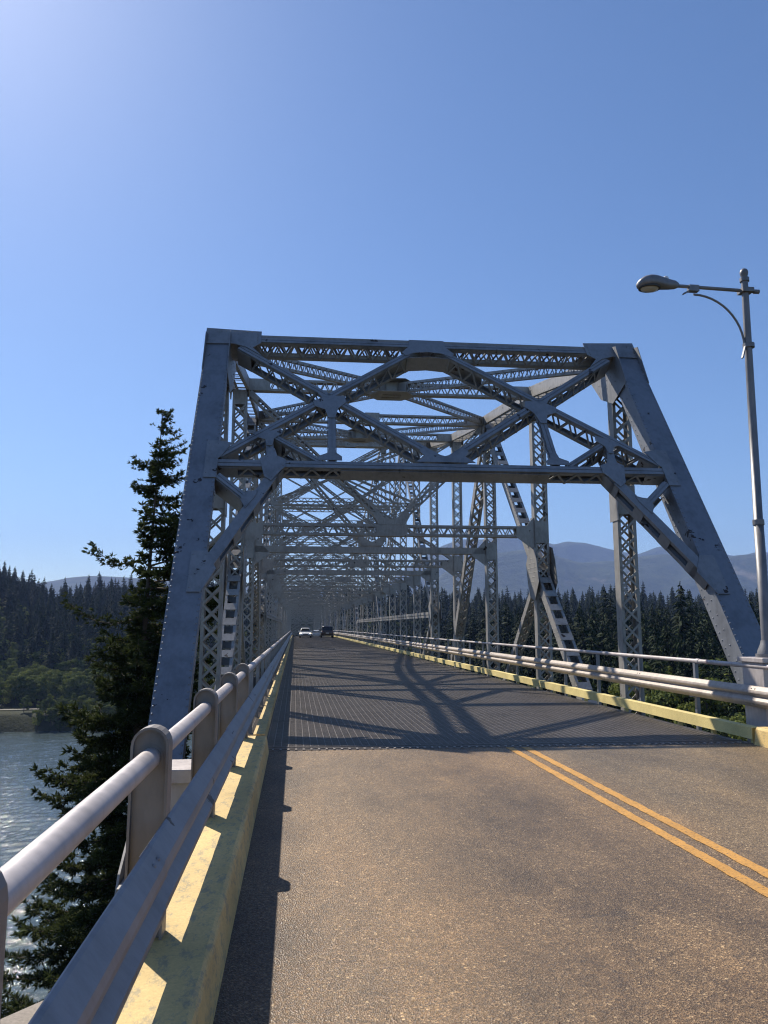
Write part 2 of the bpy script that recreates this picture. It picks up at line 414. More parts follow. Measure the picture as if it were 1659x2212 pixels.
for sx in (-1, 1):          # bearing shoes
    mb = MB(); x = X0+sx*HW
    mb.box(x-.36, x+.36, 10.3, 11.7, -1.90, -1.84); mb.box(x-.28, x+.28, 10.45, 11.5, -1.84, -1.6)
    for s in (1, -1):
        mb.plate([(x+s*.31, 10.5, -1.82), (x+s*.31, 11.9, -1.82), (x+s*.31, 11.9, -1.5), (x+s*.31, 11.3, -1.1), (x+s*.31, 10.7, -1.5)], (1,0,0), .03)
    PB(mb, 'bearing_shoe')

# portal frame between the end posts
def portal():
    out = []
    def pm(A, B, D=.40, wb=.13, mode='single', **k):
        mb = MB(); mid = D/2+.012
        Ao = A-PN*mid; Bo = B-PN*mid
        if D > .3: D += .10; mid = D/2+.012; Ao = A-PN*mid; Bo = B-PN*mid
        member(mb, Ao, Bo, PN, D, wb, mode, 0, pitch=.21, lw=.042, end=.42, **k)
        # narrow raised front face, as the photo shows with a dark centre groove
        t = (B-A).normalized(); b = t.cross(PN).normalized()
        for s in (1, -1): mb.bar(A+PN*.006+b*s*(wb*.27), B+PN*.006+b*s*(wb*.27), .012, wb*.46, PN)
        return mb
    top = pm(PP(-HW+.27, 8.25), PP(HW-.27, 8.25), .37, .17)
    top.bar(PP(-HW+.6, 8.37), PP(HW-.6, 8.37), .05, .02, (0,0,1))
    PB(top, 'portal_top_strut', M['portal'])
    lo = pm(PP(-HW+.27, 4.83), PP(HW-.27, 4.83), .30, .18)
    lo.bar(PP(-2.15, 4.735)-PN*.17, PP(2.15, 4.735)-PN*.17, .014, .27, SLOPE)
    for k in range(22): lo.dome(PP(-2.1+k*.2, 4.70)-PN*.06, -SLOPE, .014)
    PB(lo, 'portal_bottom_strut', M['portal'])
    segs = [((-HW+.5, 8.0), (0, 4.98)), ((HW-.5, 8.0), (0, 4.98)), ((-.25, 8.12), (-HW+.3, 5.0)), ((.25, 8.12), (HW-.3, 5.0))]
    for (x1, z1), (x2, z2) in segs:
        PB(pm(PP(x1, z1), PP(x2, z2), .34, .15), 'portal_diagonal', M['portal'])
    for s in (-1, 1):
        PB(pm(PP(s*2.3, 6.35), PP(s*2.32, 4.95), .10, .15), 'portal_hanger', M['portal'])
        PB(pm(PP(s*3.6, 5.45), PP(s*3.55, 4.95), .36, .15), 'portal_hanger', M['portal'])
        PB(pm(PP(s*3.5, 5.5), PP(s*2.55, 4.9), .36, .11), 'portal_hanger', M['portal'])
        k = pm(PP(s*3.35, 4.85), PP(s*(HW-.18), 2.5), .29, .18, 'batten', battens=.7)
        k.bar(PP(s*3.5, 4.55, -.004), PP(s*(HW-.24), 2.55, -.004), .02, .19, PN)
        for q in range(5): k.dome(PP(s*(HW-.20), 2.45+q*.07)+PN*.014, PN, .016)
        PB(k, 'knee_brace', M['portal'])
        PB(pm(PP(s*(HW-.32), 4.55), PP(s*4.0, 4.08), .36, .13, 'solid'), 'knee_stay', M['portal'])
        plates = []      # corner gussets and node plates, proud of the members
        def G(pts, off=.022, th=.014):
            q_ = MB(); q_.plate([PP(s*x, z)+PN*off for x, z in pts], PN, th); plates.append(q_)
            cx = sum(p_[0] for p_ in pts)/len(pts); cz = sum(p_[1] for p_ in pts)/len(pts)
            for (px, pz) in pts: q_.dome(PP(s*(px*.80+cx*.20), pz*.80+cz*.20)+PN*(off+.006), PN, .015)
        G([(HW+.30, 8.56), (HW-.98, 8.50), (HW-.98, 8.12), (HW-.80, 7.98), (HW-1.02, 7.72), (HW-.66, 7.98), (HW-.36, 8.08), (HW+.30, 8.06)][::1])
        G([(HW-.05, 5.35), (HW-.28, 5.35), (HW-.55, 5.30), (HW-.36, 4.98), (HW-.3, 4.92), (HW-.3, 4.48), (HW-.05, 4.48)], .02)
        G([(2.62, 6.70), (2.36, 6.60), (2.02, 6.60), (1.98, 6.44), (2.16, 6.26), (2.24, 6.0), (2.38, 6.0), (2.44, 6.22), (2.66, 6.30), (2.70, 6.44), (2.5, 6.54)], .026)
        G([(3.82, 5.44), (3.66, 5.58), (3.36, 5.70), (3.34, 5.56), (3.50, 5.42), (3.53, 5.25), (3.64, 5.25), (3.68, 5.40)], .024)
        G([(2.12, 5.02), (2.22, 5.10), (2.26, 5.24), (2.38, 5.24), (2.42, 5.10), (2.60, 5.02), (2.60, 4.93), (2.12, 4.93)], .018)
        G([(3.25, 4.92), (3.42, 5.0), (3.48, 5.18), (3.60, 5.18), (3.64, 5.0), (3.76, 4.93), (3.66, 4.52), (3.52, 4.42), (3.34, 4.66), (3.25, 4.75)], .028)
        G([(4.08, 4.0), (4.02, 4.16), (3.88, 4.18), (3.76, 4.22), (3.80, 4.08), (3.98, 3.82)], .022)
        G([(HW-.02, 2.95), (HW-.3, 2.95), (HW-.48, 2.62), (HW-.26, 2.2), (HW-.02, 2.2)], .02)
        g = plates[0]
        for q in range(12): g.dome(PP(s*(HW+.24-q*.1), 8.46)+PN*.03, PN, .018)
        for q in range(6): g.dome(PP(s*(HW+.24), 8.40-q*.06)+PN*.03, PN, .018); g.dome(PP(s*(HW-.9), 8.40-q*.05)+PN*.03, PN, .016)
        for q_ in plates: PB(q_, 'gusset_plate', M['portal'])
    def G(pts, off=.022, th=.014):
        q_ = MB(); q_.plate([PP(x, z)+PN*off for x, z in pts], PN, th); PB(q_, 'gusset_plate', M['portal'])
    G([(-.42, 8.4), (.42, 8.4), (.44, 8.18), (.62, 7.99), (.54, 7.88), (.34, 7.98), (0, 8.02), (-.34, 7.98), (-.54, 7.88), (-.62, 7.99), (-.44, 8.18)])
    G([(-.62, 4.93), (.62, 4.93), (.42, 5.08), (.52, 5.20), (.40, 5.30), (.2, 5.14), (0, 5.08), (-.2, 5.14), (-.40, 5.30), (-.52, 5.20), (-.42, 5.08)])
    # curved deep soffit plate of the centre arch
    arc = [(-1.25, 7.50), (-.9, 7.72), (-.5, 7.86), (0, 7.91), (.5, 7.86), (.9, 7.72), (1.25, 7.50)]
    g = MB()
    for p, q in zip(arc, arc[1:]):
        g.bar(PP(p[0], p[1])-PN*.21, PP(q[0], q[1])-PN*.21, .40, .014, PN)
    PB(g, 'arch_soffit', M['portal'])
portal()

# U1 cap blocks on top of the end posts
for s in (-1, 1):
    x = X0+s*HW
    for q in (-1, 1):
        mb = MB()
        mb.plate([(x+q*.275, 17.3, 8.35), (x+q*.275, 18.9, 8.75), (x+q*.275, 19.0, 8.0), (x+q*.275, 18.3, 7.3), (x+q*.275, 17.6, 7.0), (x+q*.275, 16.8, 7.3)], (1,0,0), .016)
        for a_ in range(5):
            for b_ in range(5): mb.dome((x+q*.283, 17.4+a_*.25, 7.5+b_*.2), (q,0,0), .017)
        PB(mb, 'gusset_plate', M['portal'])
    mb = MB(); mb.box(x-.26, x+.26, 17.62, 18.35, 7.75, 8.40); PB(mb, 'post_cap', M['portal'])

XA = Vector((1,0,0)); YA = Vector((0,1,0)); ZA = Vector((0,0,1))
def lod(i): return 0 if i <= 5 else (1 if i <= 16 else 2)
# verticals
for i in range(1, NP+1):
    for s in (-1, 1):
        mb = MB(); x = X0+s*HW; y = Yn(i); l = lod(i)
        member(mb, (x, y, ZB+.1), (x, y, Zt(i)-.2), XA, .46 if i < 7 else .50, .30 if l == 0 else .26, 'double' if i <= 24 else 'single', l,
               pitch=.28 if l == 0 else (.42 if l == 1 else .9), lw=.05 if l == 0 else .06, end=.5)
        if l <= 1:
            mb.bar((x-s*.24, y, 4.15), (x-s*.24, y, 5.15), .014, .5, XA)   # connection plates at the sway strut
            for q in (-1, 1): mb.bar((x, y+q*.18, 4.3), (x, y+q*.18, 5.0), .44, .014, XA)
        PB(mb, 'vertical_post')
# top chord: solid top cover, webs, battens below
for s in (-1, 1):
    for i in range(1, NP):
        mb = MB(); x = X0+s*HW; A = Vector((x, Yn(i)+.02, Zt(i))); B = Vector((x, Yn(i+1)-.02, Zt(i+1))); l = lod(i)
        t = (B-A).normalized(); up = XA.cross(t); up = up if up.z > 0 else -up
        if l == 2: mb.bar(A+up*.22, B+up*.22, .10, .02, XA)
        for q in (-1, 1):
            mb.bar(A+XA*q*.28, B+XA*q*.28, .024, .36, XA)
            if l < 2:
                for u_ in (-1, 1): mb.bar(A+XA*q*.235+up*.185*u_, B+XA*q*.235+up*.185*u_, .07, .016, XA)
        if l < 2:
            n = 8 if l == 0 else 5
            for k in range(n+1):
                for u_ in (-1, 1): mb.bar(A+(B-A)*(k/n)+up*.199*u_-t*.05, A+(B-A)*(k/n)+up*.199*u_+t*.05, .52, .012, XA)
        if i <= 3:
            for k in range(40):
                mb.dome(A+(B-A)*(k/40)-XA*s*.292+up*.14, -XA*s, .014); mb.dome(A+(B-A)*(k/40)-XA*s*.292-up*.14, -XA*s, .014)
        PB(mb, 'top_chord')
# bottom chord
for s in (-1, 1):
    mb = MB(); x = X0+s*HW
    ys = [11.0]+[Yn(i) for i in range(1, NP+1)]+[Yn(NP)+6.5]
    for a_, b_ in zip(ys, ys[1:]):
        member(mb, (x, a_, ZB), (x, b_, ZB), XA, .52, .44, 'batten', 2)
    PB(mb, 'bottom_chord')
# diagonals of the subdivided panels
def diag(i1, z1, i2, z2, s, mode='batten', D=.40, wb=.30, l=0, dy1=0, dy2=0, battens=.62):
    x = X0+s*HW; A = Vector((x, Yn(i1)+dy1, z1)); B = Vector((x, Yn(i2)+dy2, z2))
    mb = MB(); member(mb, A, B, XA, D, wb, mode, l, pitch=.30 if l == 0 else .5, battens=battens, lw=.06, end=.5)
    if l == 0:
        t = (B-A).normalized(); b = t.cross(XA); n = int((B-A).length/.17)
        for k in range(n):
            p = A+t*(k*.17)
            for q in (-1, 1): mb.dome(p-XA*s*(D/2)+b*q*(wb/2-.04), -XA*s, .017)
    PB(mb, 'diagonal')
def node_plate(i, z, s, r=.62, l=0, dy=0):
    top = 9 if z < 6 else .15
    mb = MB(); x = X0+s*HW; y = Yn(i)+dy
    for q in (-1, 1):
        pts = [(x+q*.30, y+r*.75*math.sin(k/8*2*math.pi+.4)*(1.1 if k % 2 else .8), z+min(top, r*math.cos(k/8*2*math.pi+.4)*(1 if k % 2 else 1.15))) for k in range(8)]
        mb.plate(pts, (1,0,0), .016)
        if l == 0:
            for a_ in range(-3, 4):
                for b_ in range(-3, 4):
                    if a_*a_+b_*b_ < 12 and b_*.15 < top: mb.dome((x+q*.308, y+a_*.13, z+b_*.15), (q,0,0), .016)
    PB(mb, 'node_plate')
for s in (-1, 1):
    diag(3, Zt(3)-.2, 1, ZB, s, dy2=1.1)                        # U3 -> L1
    diag(2, 3.3, 3, ZB, s, 'double', .34, .22)                  # sub strut M2 -> L3
    diag(3, Zt(3)-.2, 4, ZB, s, 'double', .44, .36, dy2=2.6)    # heavy laced diagonal from U3
    node_plate(2, 3.35, s, .85); node_plate(3, Zt(3)-.05, s, .8); node_plate(2, Zt(2), s, .5); node_plate(4, Zt(4), s, .5, 1)
    diag(7, Zt(7), 5, 2.3, s, 'batten', .40, .30, 1, battens=.8)
    diag(5, 2.3, 6, ZB, s, 'double', .34, .22, 1); node_plate(5, 2.4, s, .6, 1); node_plate(7, Zt(7), s, .8, 1)
    diag(7, Zt(7), 9, 4.6, s, 'double', .44, .34, 1)
    for k in (11, 15, 19, 23, 27, 31, 35, 39, 43, 47):
        l = 1 if k < 16 else 2
        diag(k, Zt(k), k-2, ZB+1.5, s, 'batten', .42, .30, l, battens=.9)
        diag(k, Zt(k), k+2, ZB+1.5, s, 'double' if l == 1 else 'single', .42, .30, l)
        diag(k-1, (Zt(k)+ZB)/2, k-1, ZB, s, 'single', .3, .2, l, dy1=0, dy2=-3)
    # long horizontal tie at mid height, from V5 to V13
    mb = MB(); x = X0+s*HW
    mb.box(x-s*.25-.02, x-s*.25+.02, Yn(5), Yn(13.2), 2.15, 2.28); mb.box(x-s*.25-.02, x-s*.25+.02, Yn(5), Yn(13.2), 2.32, 2.46)
    mb.box(x-.22, x+.22, Yn(5), Yn(13.2), 2.462, 2.48); mb.bar((x-s*.24, Yn(13.2), 2.3), (x-s*.24, Yn(14), .2), .04, .2, XA)
    PB(mb, 'tie_strut')

# sway frames: bottom strut, V or X bracing with a gusset, top strut
for i in range(1, NP+1):
    y = Yn(i); zt = Zt(i)-.02; l = lod(i); xi, xo = XL+.24, XR-.24
    mb = MB(); member(mb, (xi, y, zt), (xo, y, zt), ZA, .40, .26, 'single', l, pitch=.16 if l == 0 else .34, lw=.035 if l == 0 else .045, end=.7)
    if l == 0: 
        for q in (-1, 1): mb.bar((X0-.3, y+q*.15, zt), (X0+.3, y+q*.15, zt), .5, .014, ZA)
    PB(mb, 'top_strut')
    if i == 1: continue
    zb = 4.66
    mb = MB()
    member(mb, (xi, y, zb), (xo, y, zb), ZA, .36 if i % 2 == 0 else .26, .30, 'single' if i % 2 == 0 or l else 'solid', l, pitch=.17 if l == 0 else .34, lw=.035 if l == 0 else .045, end=.6)
    if i <= 6:
        for q in (-1, 1): mb.bar((X0-.5, y+q*.16, zb), (X0+.5, y+q*.16, zb), .37 if i % 2 == 0 else .27, .014, ZA)
    if l < 2:
        for sx in (-1, 1):      # haunch plates at the ends
            x1 = X0+sx*(HW-.24)
            mb.plate([(x1, y-.165, zb-.62), (x1, y-.165, zb+.5), (x1-sx*.30, y-.165, zb+.16), (x1-sx*.62, y-.165, zb-.17)], (0,1,0), .014)
    PB(mb, 'sway_strut')
    H = zt-zb
    if i > 18 and i % 2: continue
    def br(A, B, D=.20, wb=.24, mode='single'):
        mb = MB(); member(mb, A, B, (0,0,1) if abs((Vector(B)-Vector(A)).normalized().z) < .9 else XA, D, wb, mode, l, pitch=.18 if l == 0 else .36, lw=.035, end=.4); PB(mb, 'sway_brace')
    if i <= 3:
        for sx in (-1, 1): br((X0+sx*(HW-.3), y, zt-.25), (X0+sx*.25, y, zb+.3))
    elif H < 8.6:
        for sx in (-1, 1): br((X0+sx*(HW-.3), y+.06*sx, zt-.25), (X0-sx*(HW-.3), y+.06*sx, zb+.25), .16, .16)
    else:
        zm = zb+H*.55
        br((xi, y, zm), (xo, y, zm), .30, .2)
        for sx in (-1, 1):
            br((X0+sx*(HW-.3), y+.05*sx, zt-.25), (X0-sx*(HW-.3), y+.05*sx, zm+.2), .14, .16)
            br((X0+sx*(HW-.3), y+.05*sx, zm-.2), (X0-sx*(HW-.3), y+.05*sx, zb+.2), .16, .16)
    if i <= 3:
        g = MB()
        for q in (-1, 1):
            g.plate([(X0-.42, y+q*.175, zb+.17), (X0+.42, y+q*.175, zb+.17), (X0+.58, y+q*.175, zb+.46), (X0+.42, y+q*.175, zb+.56), (X0, y+q*.175, zb+.32), (X0-.42, y+q*.175, zb+.56), (X0-.58, y+q*.175, zb+.46)], (0,1,0), .014)
        if l == 0:
            for k in range(9): g.dome((X0-.4+k*.1, y-.185, zb+.2), (0,-1,0), .016)
        PB(g, 'gusset_plate')
# lateral bracing in the plane of the top chords, crossing at every second strut
for i in range(1, NP-1, 2):
    l = lod(i)
    ym = Yn(i+1); zm = Zt(i+1)-.02
    for sx in (-1, 1):
        A = Vector((X0+sx*(HW-.2), Yn(i)+.15, Zt(i)-.05)); C = Vector((X0+sx*.25, ym-.2, zm)); C2 = Vector((X0-sx*.25, ym+.2, zm)); B = Vector((X0-sx*(HW-.2), Yn(i+2)-.15, Zt(i+2)-.05))
        mb = MB(); member(mb, A, C, ZA, .34 if l == 0 else .22, .12, 'single', l, pitch=.14 if l == 0 else .30, lw=.028 if l == 0 else .04, end=.4)
        member(mb, C2, B, ZA, .34 if l == 0 else .22, .12, 'single', l, pitch=.14 if l == 0 else .30, lw=.028 if l == 0 else .04, end=.4)
        PB(mb, 'lateral_brace')
    mb = MB()
    if i > 3: continue
    for q in (-1, 1): mb.plate([(X0-.75, ym-.1, zm+q*.215), (X0-.4, ym-.55, zm+q*.215), (X0+.4, ym-.55, zm+q*.215), (X0+.75, ym-.1, zm+q*.215), (X0+.75, ym+.1, zm+q*.215), (X0+.4, ym+.5, zm+q*.215), (X0-.4, ym+.5, zm+q*.215), (X0-.75, ym+.1, zm+q*.215)], (0,0,1), .014)
    PB(mb, 'gusset_plate')
# far end posts and floor system
for s in (-1, 1):
    mb = MB(); x = X0+s*HW
    member(mb, (x, Yn(NP), Zt(NP)), (x, Yn(NP)+6.5, ZB), XA, .5, .5, 'solid', 2); PB(mb, 'end_post')
mb = MB()
for y in [11.2]+[Yn(i) for i in range(1, NP+1)]: mb.bar((XL+.3, y, -.95), (XR-.3, y, -.95), 1.3, .35, ZA)
PB(mb, 'floor_beams', M['dark'])['kind'] = 'stuff'
mb = MB()
for k in range(6):
    x = -.2+k*1.28
    for i in range(0, NP):
        mb.bar((x, max(10.8, Yn(i)), -.28), (x, Yn(i+1), -.28), .40, .16, ZA)
PB(mb, 'stringers', M['dark'])['kind'] = 'stuff'

# ------------------------------------------------------------------ open grid deck (the roadway on the bridge)
GX0, GX1 = -.72, 6.42
mb = MB(); YJ = 10.66
ysA = [YJ, 40, 80, 115]+[115+8*k for k in range(1, 30)]
x = GX0+.05; k = 0
while x < GX1:
    for a_, b_ in zip(ysA, ysA[1:]): mb.bar((x, a_, -.03), (x, b_, -.030), .009, .055, XA)
    x += .1016; k += 1
y = YJ+.03; k = 0
while y < 165:
    mb.bar((GX0, y, -.021), (GX1, y, -.021), .010, .040, YA)
    y += .0508 if y < 60 else .1016
mb.bar((GX0, YJ, -.05), (GX1, YJ, -.05), .02, .11, YA); mb.bar((GX0, YJ+.12, -.04), (GX1, YJ+.12, -.04), .016, .10, YA); mb.bar((GX0, YJ+.27, -.04), (GX1, YJ+.27, -.04), .016, .10, YA)
x = GX0+.05
while x < GX1: mb.bar((x, YJ-.03, .004), (x, YJ+.06, .004), .028, .022, XA); x += .1016
o = mb.build('grid_road', M['grid'], None, skew=True, camber=True); tag(o, kind='structure')

# ------------------------------------------------------------------ approach road, kerbs, line
mb = MB()
x_, y0, y1 = 0, -14, YJ-.02
mb.add([(-.34, y0, 0), (6.44, y0, 0), (6.44, y1-.0152*6.44+.0, 0), (-.34, y1, 0), (-.34, y0, -.3), (6.44, y0, -.3), (6.44, y1-.098, -.3), (-.34, y1, -.3)],
       [(0,1,2,3), (4,7,6,5), (0,4,5,1), (1,5,6,2), (2,6,7,3), (3,7,4,0)])
tag(mb.build('road', M['asphalt']), kind='structure')
mb = MB()
lr = random.Random(9)
for xa, xb in ((2.865, 2.965), (3.085, 3.185)):
    y = y0; pa, pb = xa, xb
    while y < 10.55:
        y2 = min(10.56, y+lr.uniform(.04, .10)); na, nb = xa+lr.uniform(-.007, .006), xb+lr.uniform(-.006, .007)
        mb.add([(pa, y, .004), (pb, y, .004), (nb, y2, .004), (na, y2, .004)], [(0,1,2,3)]); y = y2; pa, pb = na, nb
tag(mb.build('road_marking', M['line']), kind='structure')
def kerb_profile(x_in, sgn, y0, y1, top, name, m, depth=.55, label=None, segs=1, jag=.004):
    """long kerb with a chamfered, slightly worn arris"""
    mb = MB(); n = max(2, int((y1-y0)/.15)); prof = [(-.028, -.3), (-.028, 0), (0, top-.03), (.010, top-.012), (.028, top), (depth, top), (depth, -.3)]
    vs = []; rnd = random.Random(3)
    for j in range(n+1):
        y = y0+(y1-y0)*j/n
        for q, (a, z) in enumerate(prof):
            jx = rnd.uniform(-jag, jag) if q in (2, 3, 4) else 0
            vs.append((x_in+sgn*(a+jx), y, z+(rnd.uniform(-jag, 0) if q in (2, 3, 4) else 0)))
    fs = []; m_ = len(prof)
    for j in range(n):
        for q in range(m_):
            q2 = (q+1) % m_; f = (j*m_+q, j*m_+q2, (j+1)*m_+q2, (j+1)*m_+q)
            fs.append(f if sgn > 0 else f[::-1])
    fs.append(tuple(range(m_))); fs.append(tuple(range(n*m_+m_-1, n*m_-1, -1)))
    mb.add(vs, fs); o = mb.build(name, m); tag(o, kind='structure'); return o
kerb_profile(-.338, -1, -14, YJ-.15, .22, 'kerb', M['kerb'], .54)
kerb_profile(6.40, 1, -14, YJ-.22, .24, 'kerb', M['kerb'], .9)
# steel kerb angles along the grid deck
for x_in, sg in ((-.38, -1), (6.40, 1)):
    mb = MB(); ya = 10.62 if sg < 0 else 10.62
    for a_, b_ in zip([ya, 40, 80, 115]+[115+8*k for k in range(1, 8)], [40, 80, 115]+[115+8*k for k in range(1, 8)]):
        mb.bar((x_in, a_, .135), (x_in, b_, .135), .012, .15, XA); mb.bar((x_in+sg*.07, a_, .216), (x_in+sg*.07, b_, .216), .15, .010, XA)
    y = ya+.1
    while y < 165: mb.bar((x_in+sg*.08, y, -.05), (x_in+sg*.08, y, .20), .06, .06, XA); y += 1.07
    tag(mb.build('kerb', M['kerb'] if sg < 0 else M['kerbsteel'], None, True, True), kind='structure')
# outer ledge of the abutment beyond the left rail
mb = MB()
mb.plate([(-.86, 4.0, -.22), (-1.05, 3.9, -.22), (-1.25, 3.66, -.22), (-1.6, 3.1, -.22), (-2.1, 2.0, -.22), (-2.5, 0, -.22), (-2.5, -10, -.22), (-.86, -10, -.22)], (0,0,1), .4)
tag(mb.build('pavement', M['concrete']), kind='structure')
# abutment / pier blocks
mb = MB(); mb.box(-2.3, 9.4, -14, 1.2, -9, -.46)
ab = mb.build('bridge_abutment', M['concrete']); tag(ab, 'pale concrete abutment under the approach roadway', 'abutment')
mb = MB(); mb.box(-1.9, 7.9, 10.3, 12.2, -34, -2.6); mb.box(-2.2, 8.2, 10.2, 12.3, -2.6, -1.905)
tag(mb.build('bridge_pier', M['concrete']), 'concrete pier carrying the near end of the truss', 'pier')
mb = MB(); mb.box(-3.4, 9.4, Yn(9)-2, Yn(9)+2, -50, -2.45); mb.box(-3.8, 9.8, Yn(9)-2.4, Yn(9)+2.4, -4, -2.44)
tag(mb.build('bridge_pier', M['concrete']), 'tall concrete river pier beneath the first truss peak', 'pier')
mb = MB(); mb.box(-3.4, 9.4, Yn(42)-2, Yn(42)+2, -50, -6.3)
tag(mb.build('bridge_pier', M['concrete']), 'distant concrete river pier beneath the second truss peak', 'pier')
mb = MB()
for xx in (-.2, 6.2): mb.bar((xx, 3.0, -.85), (xx, 10.4, -.85), .4, 1.0, XA)
tag(mb.build('approach_girder', M['concrete']), 'concrete edge girders below the short approach span', 'girder')

# ------------------------------------------------------------------ railings
def round_post(mb, x, y, z0, z1, w=.175, d=.12):
    """flat-faced post with half-round head: flange strip round the outline, recessed web"""
    r = w/2; n = 10
    out = [(x-r, z0)]+[(x-r*math.cos(math.pi*k/n), z1-r+r*math.sin(math.pi*k/n)) for k in range(n+1)]+[(x+r, z0)]
    inn = [(x-r+.012, z0)]+[(x-(r-.012)*math.cos(math.pi*k/n), z1-r+(r-.012)*math.sin(math.pi*k/n)) for k in range(n+1)]+[(x+r-.012, z0)]
    m = len(out); vs = [(a, yy, b) for yy in (y-d/2, y+d/2) for a, b in out]+[(a, yy, b) for yy in (y-d/2, y+d/2) for a, b in inn]
    fs = []
    for k in range(m-1):
        fs += [(k, k+1, m+k+1, m+k), (2*m+k, 3*m+k, 3*m+k+1, 2*m+k+1), (k, 2*m+k, 2*m+k+1, k+1), (m+k, m+k+1, 3*m+k+1, 3*m+k)]
    mb.add(vs, fs, False)
    mb.plate([(a, y-d*.18, b) for a, b in inn], (0,1,0), .012)
def wbeam(mb, x, sgn, y0, y1, zc, h=.44, dep=.085, name=None):
    """two-wave guard beam; sgn = +1 bulges towards +x"""
    k = h/.44
    prof = [(.0, .22), (.014, .21), (.075, .135), (.085, .10), (.085, .075), (.022, .0), (.085, -.075), (.085, -.10), (.075, -.135), (.014, -.21), (.0, -.22)]
    ys = [y0]
    y = y0
    while y < y1-1e-3: y = min(y1, y+ (3.8 if y < 60 else 12)); ys.append(y)
    for ya, yb in zip(ys, ys[1:]):
        lap = .16; th = .005
        for (a, b, o) in ((ya, yb+lap, 0.0),):
            vs = []
            for yy in (a, b):
                for (d, z) in prof: vs.append((x+sgn*(d*dep/.085+(0.006 if yy == b else 0)), yy, zc+z*k))
            for yy in (a, b):
                for (d, z) in prof: vs.append((x+sgn*(d*dep/.085-th+(0.006 if yy == b else 0)), yy, zc+z*k))
            m = len(prof); fs = []
            for q in range(m-1): fs += [(q, q+1, m+q+1, m+q), (2*m+q, 3*m+q, 3*m+q+1, 2*m+q+1)]
            fs += [(0, m, 3*m, 2*m), (m-1, 3*m-1, 4*m-1, 2*m-1)]
            mb.add(vs, fs)
        for dy_ in (.03, .12):
            for zz in (-.165, -.02, .02, .165): mb.dome((x+sgn*(.024 if abs(zz) < .1 else .046), ya+dy_, zc+zz*k), (sgn, 0, 0), .014, 8)
        if ya < 40: mb.dome((x+sgn*.024, ya+1.95, zc), (sgn, 0, 0), .018, 8)
def railing(side):
    s = -1 if side == 'left' else 1
    root = empty('guard_railing', (-.7 if s < 0 else 6.78, 0, 0))
    tag(root, 'left grey railing with round-headed posts, tubular top rail and beam over the water' if s < 0 else
        'right railing along the far kerb with tube and two sunlit beam ridges', 'railing', 'railings on both sides of the road')
    def R_(mb, name, m, **k):
        o = mb.build(name, m, None, True, True, **k); o.parent = root; o.matrix_parent_inverse = Matrix.Translation(-Vector(root.location)); return o
    xr = -.665 if s < 0 else 6.78; zp = 1.01 if s < 0 else 1.045; xb = -.575 if s < 0 else 6.66
    mb = MB(); brk = [-12, 10.6, 40, 80, 115]+[115+8*k for k in range(1, 8)]
    mb.tube([(xr, y, zp) for y in brk], .048 if s < 0 else .036, 20, up=(0,0,1))
    y = 12.7
    while y < 150: mb.tube([(xr, y-.05, zp), (xr, y+.05, zp)], .056 if s < 0 else .044, 12); y += 3.9
    R_(mb, 'top_rail', M['rail'])
    mb = MB(); wbeam(mb, xb, -s, -12, 165, .572 if s < 0 else .62, .35 if s < 0 else .30, .075 if s < 0 else .065); R_(mb, 'guard_beam', M['guard'] if s < 0 else M['beamR'])
    if s < 0:
        for y in (-.45, 1.70, 3.88, 6.15, 8.25, 10.3):
            mb = MB(); round_post(mb, xr, y, .22, 1.155); mb.tube([(xr, y-.03, zp), (xr, y+.005, zp)], .062, 16)
            mb.box(-.60, -.575, y-.05, y+.05, .40, .70); R_(mb, 'post', M['railpost_shaded'])
        y = 12.45
    else:
        for y in (2.0, 4.2, 6.4, 8.6):
            mb = MB(); round_post(mb, xr+.02, y, .24, 1.2); R_(mb, 'post', M['railpost_shaded'])
        y = 12.8
    while y < 160:
        mb = MB(); mb.box(xr-.03, xr+.03, y-.035, y+.035, -.6, zp-.03); mb.box(min(xb, xr), max(xb, xr), y-.03, y+.03, .45, .62)
        R_(mb, 'post', M['guard']); y += 2.157
railing('left'); railing('right')

# pedestal on the right where the lamp stands, box pedestal on the left outside the rail
mb = MB(); mb.box(6.76, 7.30, 10.72, 11.26, -.6, 1.10); mb.box(6.72, 7.34, 10.66, 11.32, 1.10, 1.17)
tag(mb.build('lamp_pedestal', M['rail'], bevel=.01), 'square grey pedestal with flat cap under the street lamp pole', 'pedestal')
mb = MB(); mb.box(-1.62, -1.10, 8.9, 9.45, -2.3, -.05); mb.box(-1.68, -1.04, 8.84, 9.51, -.05, .10)
tag(mb.build('junction_box', M['rail'], bevel=.01), 'small pale capped box outside the left railing by the end post', 'box')

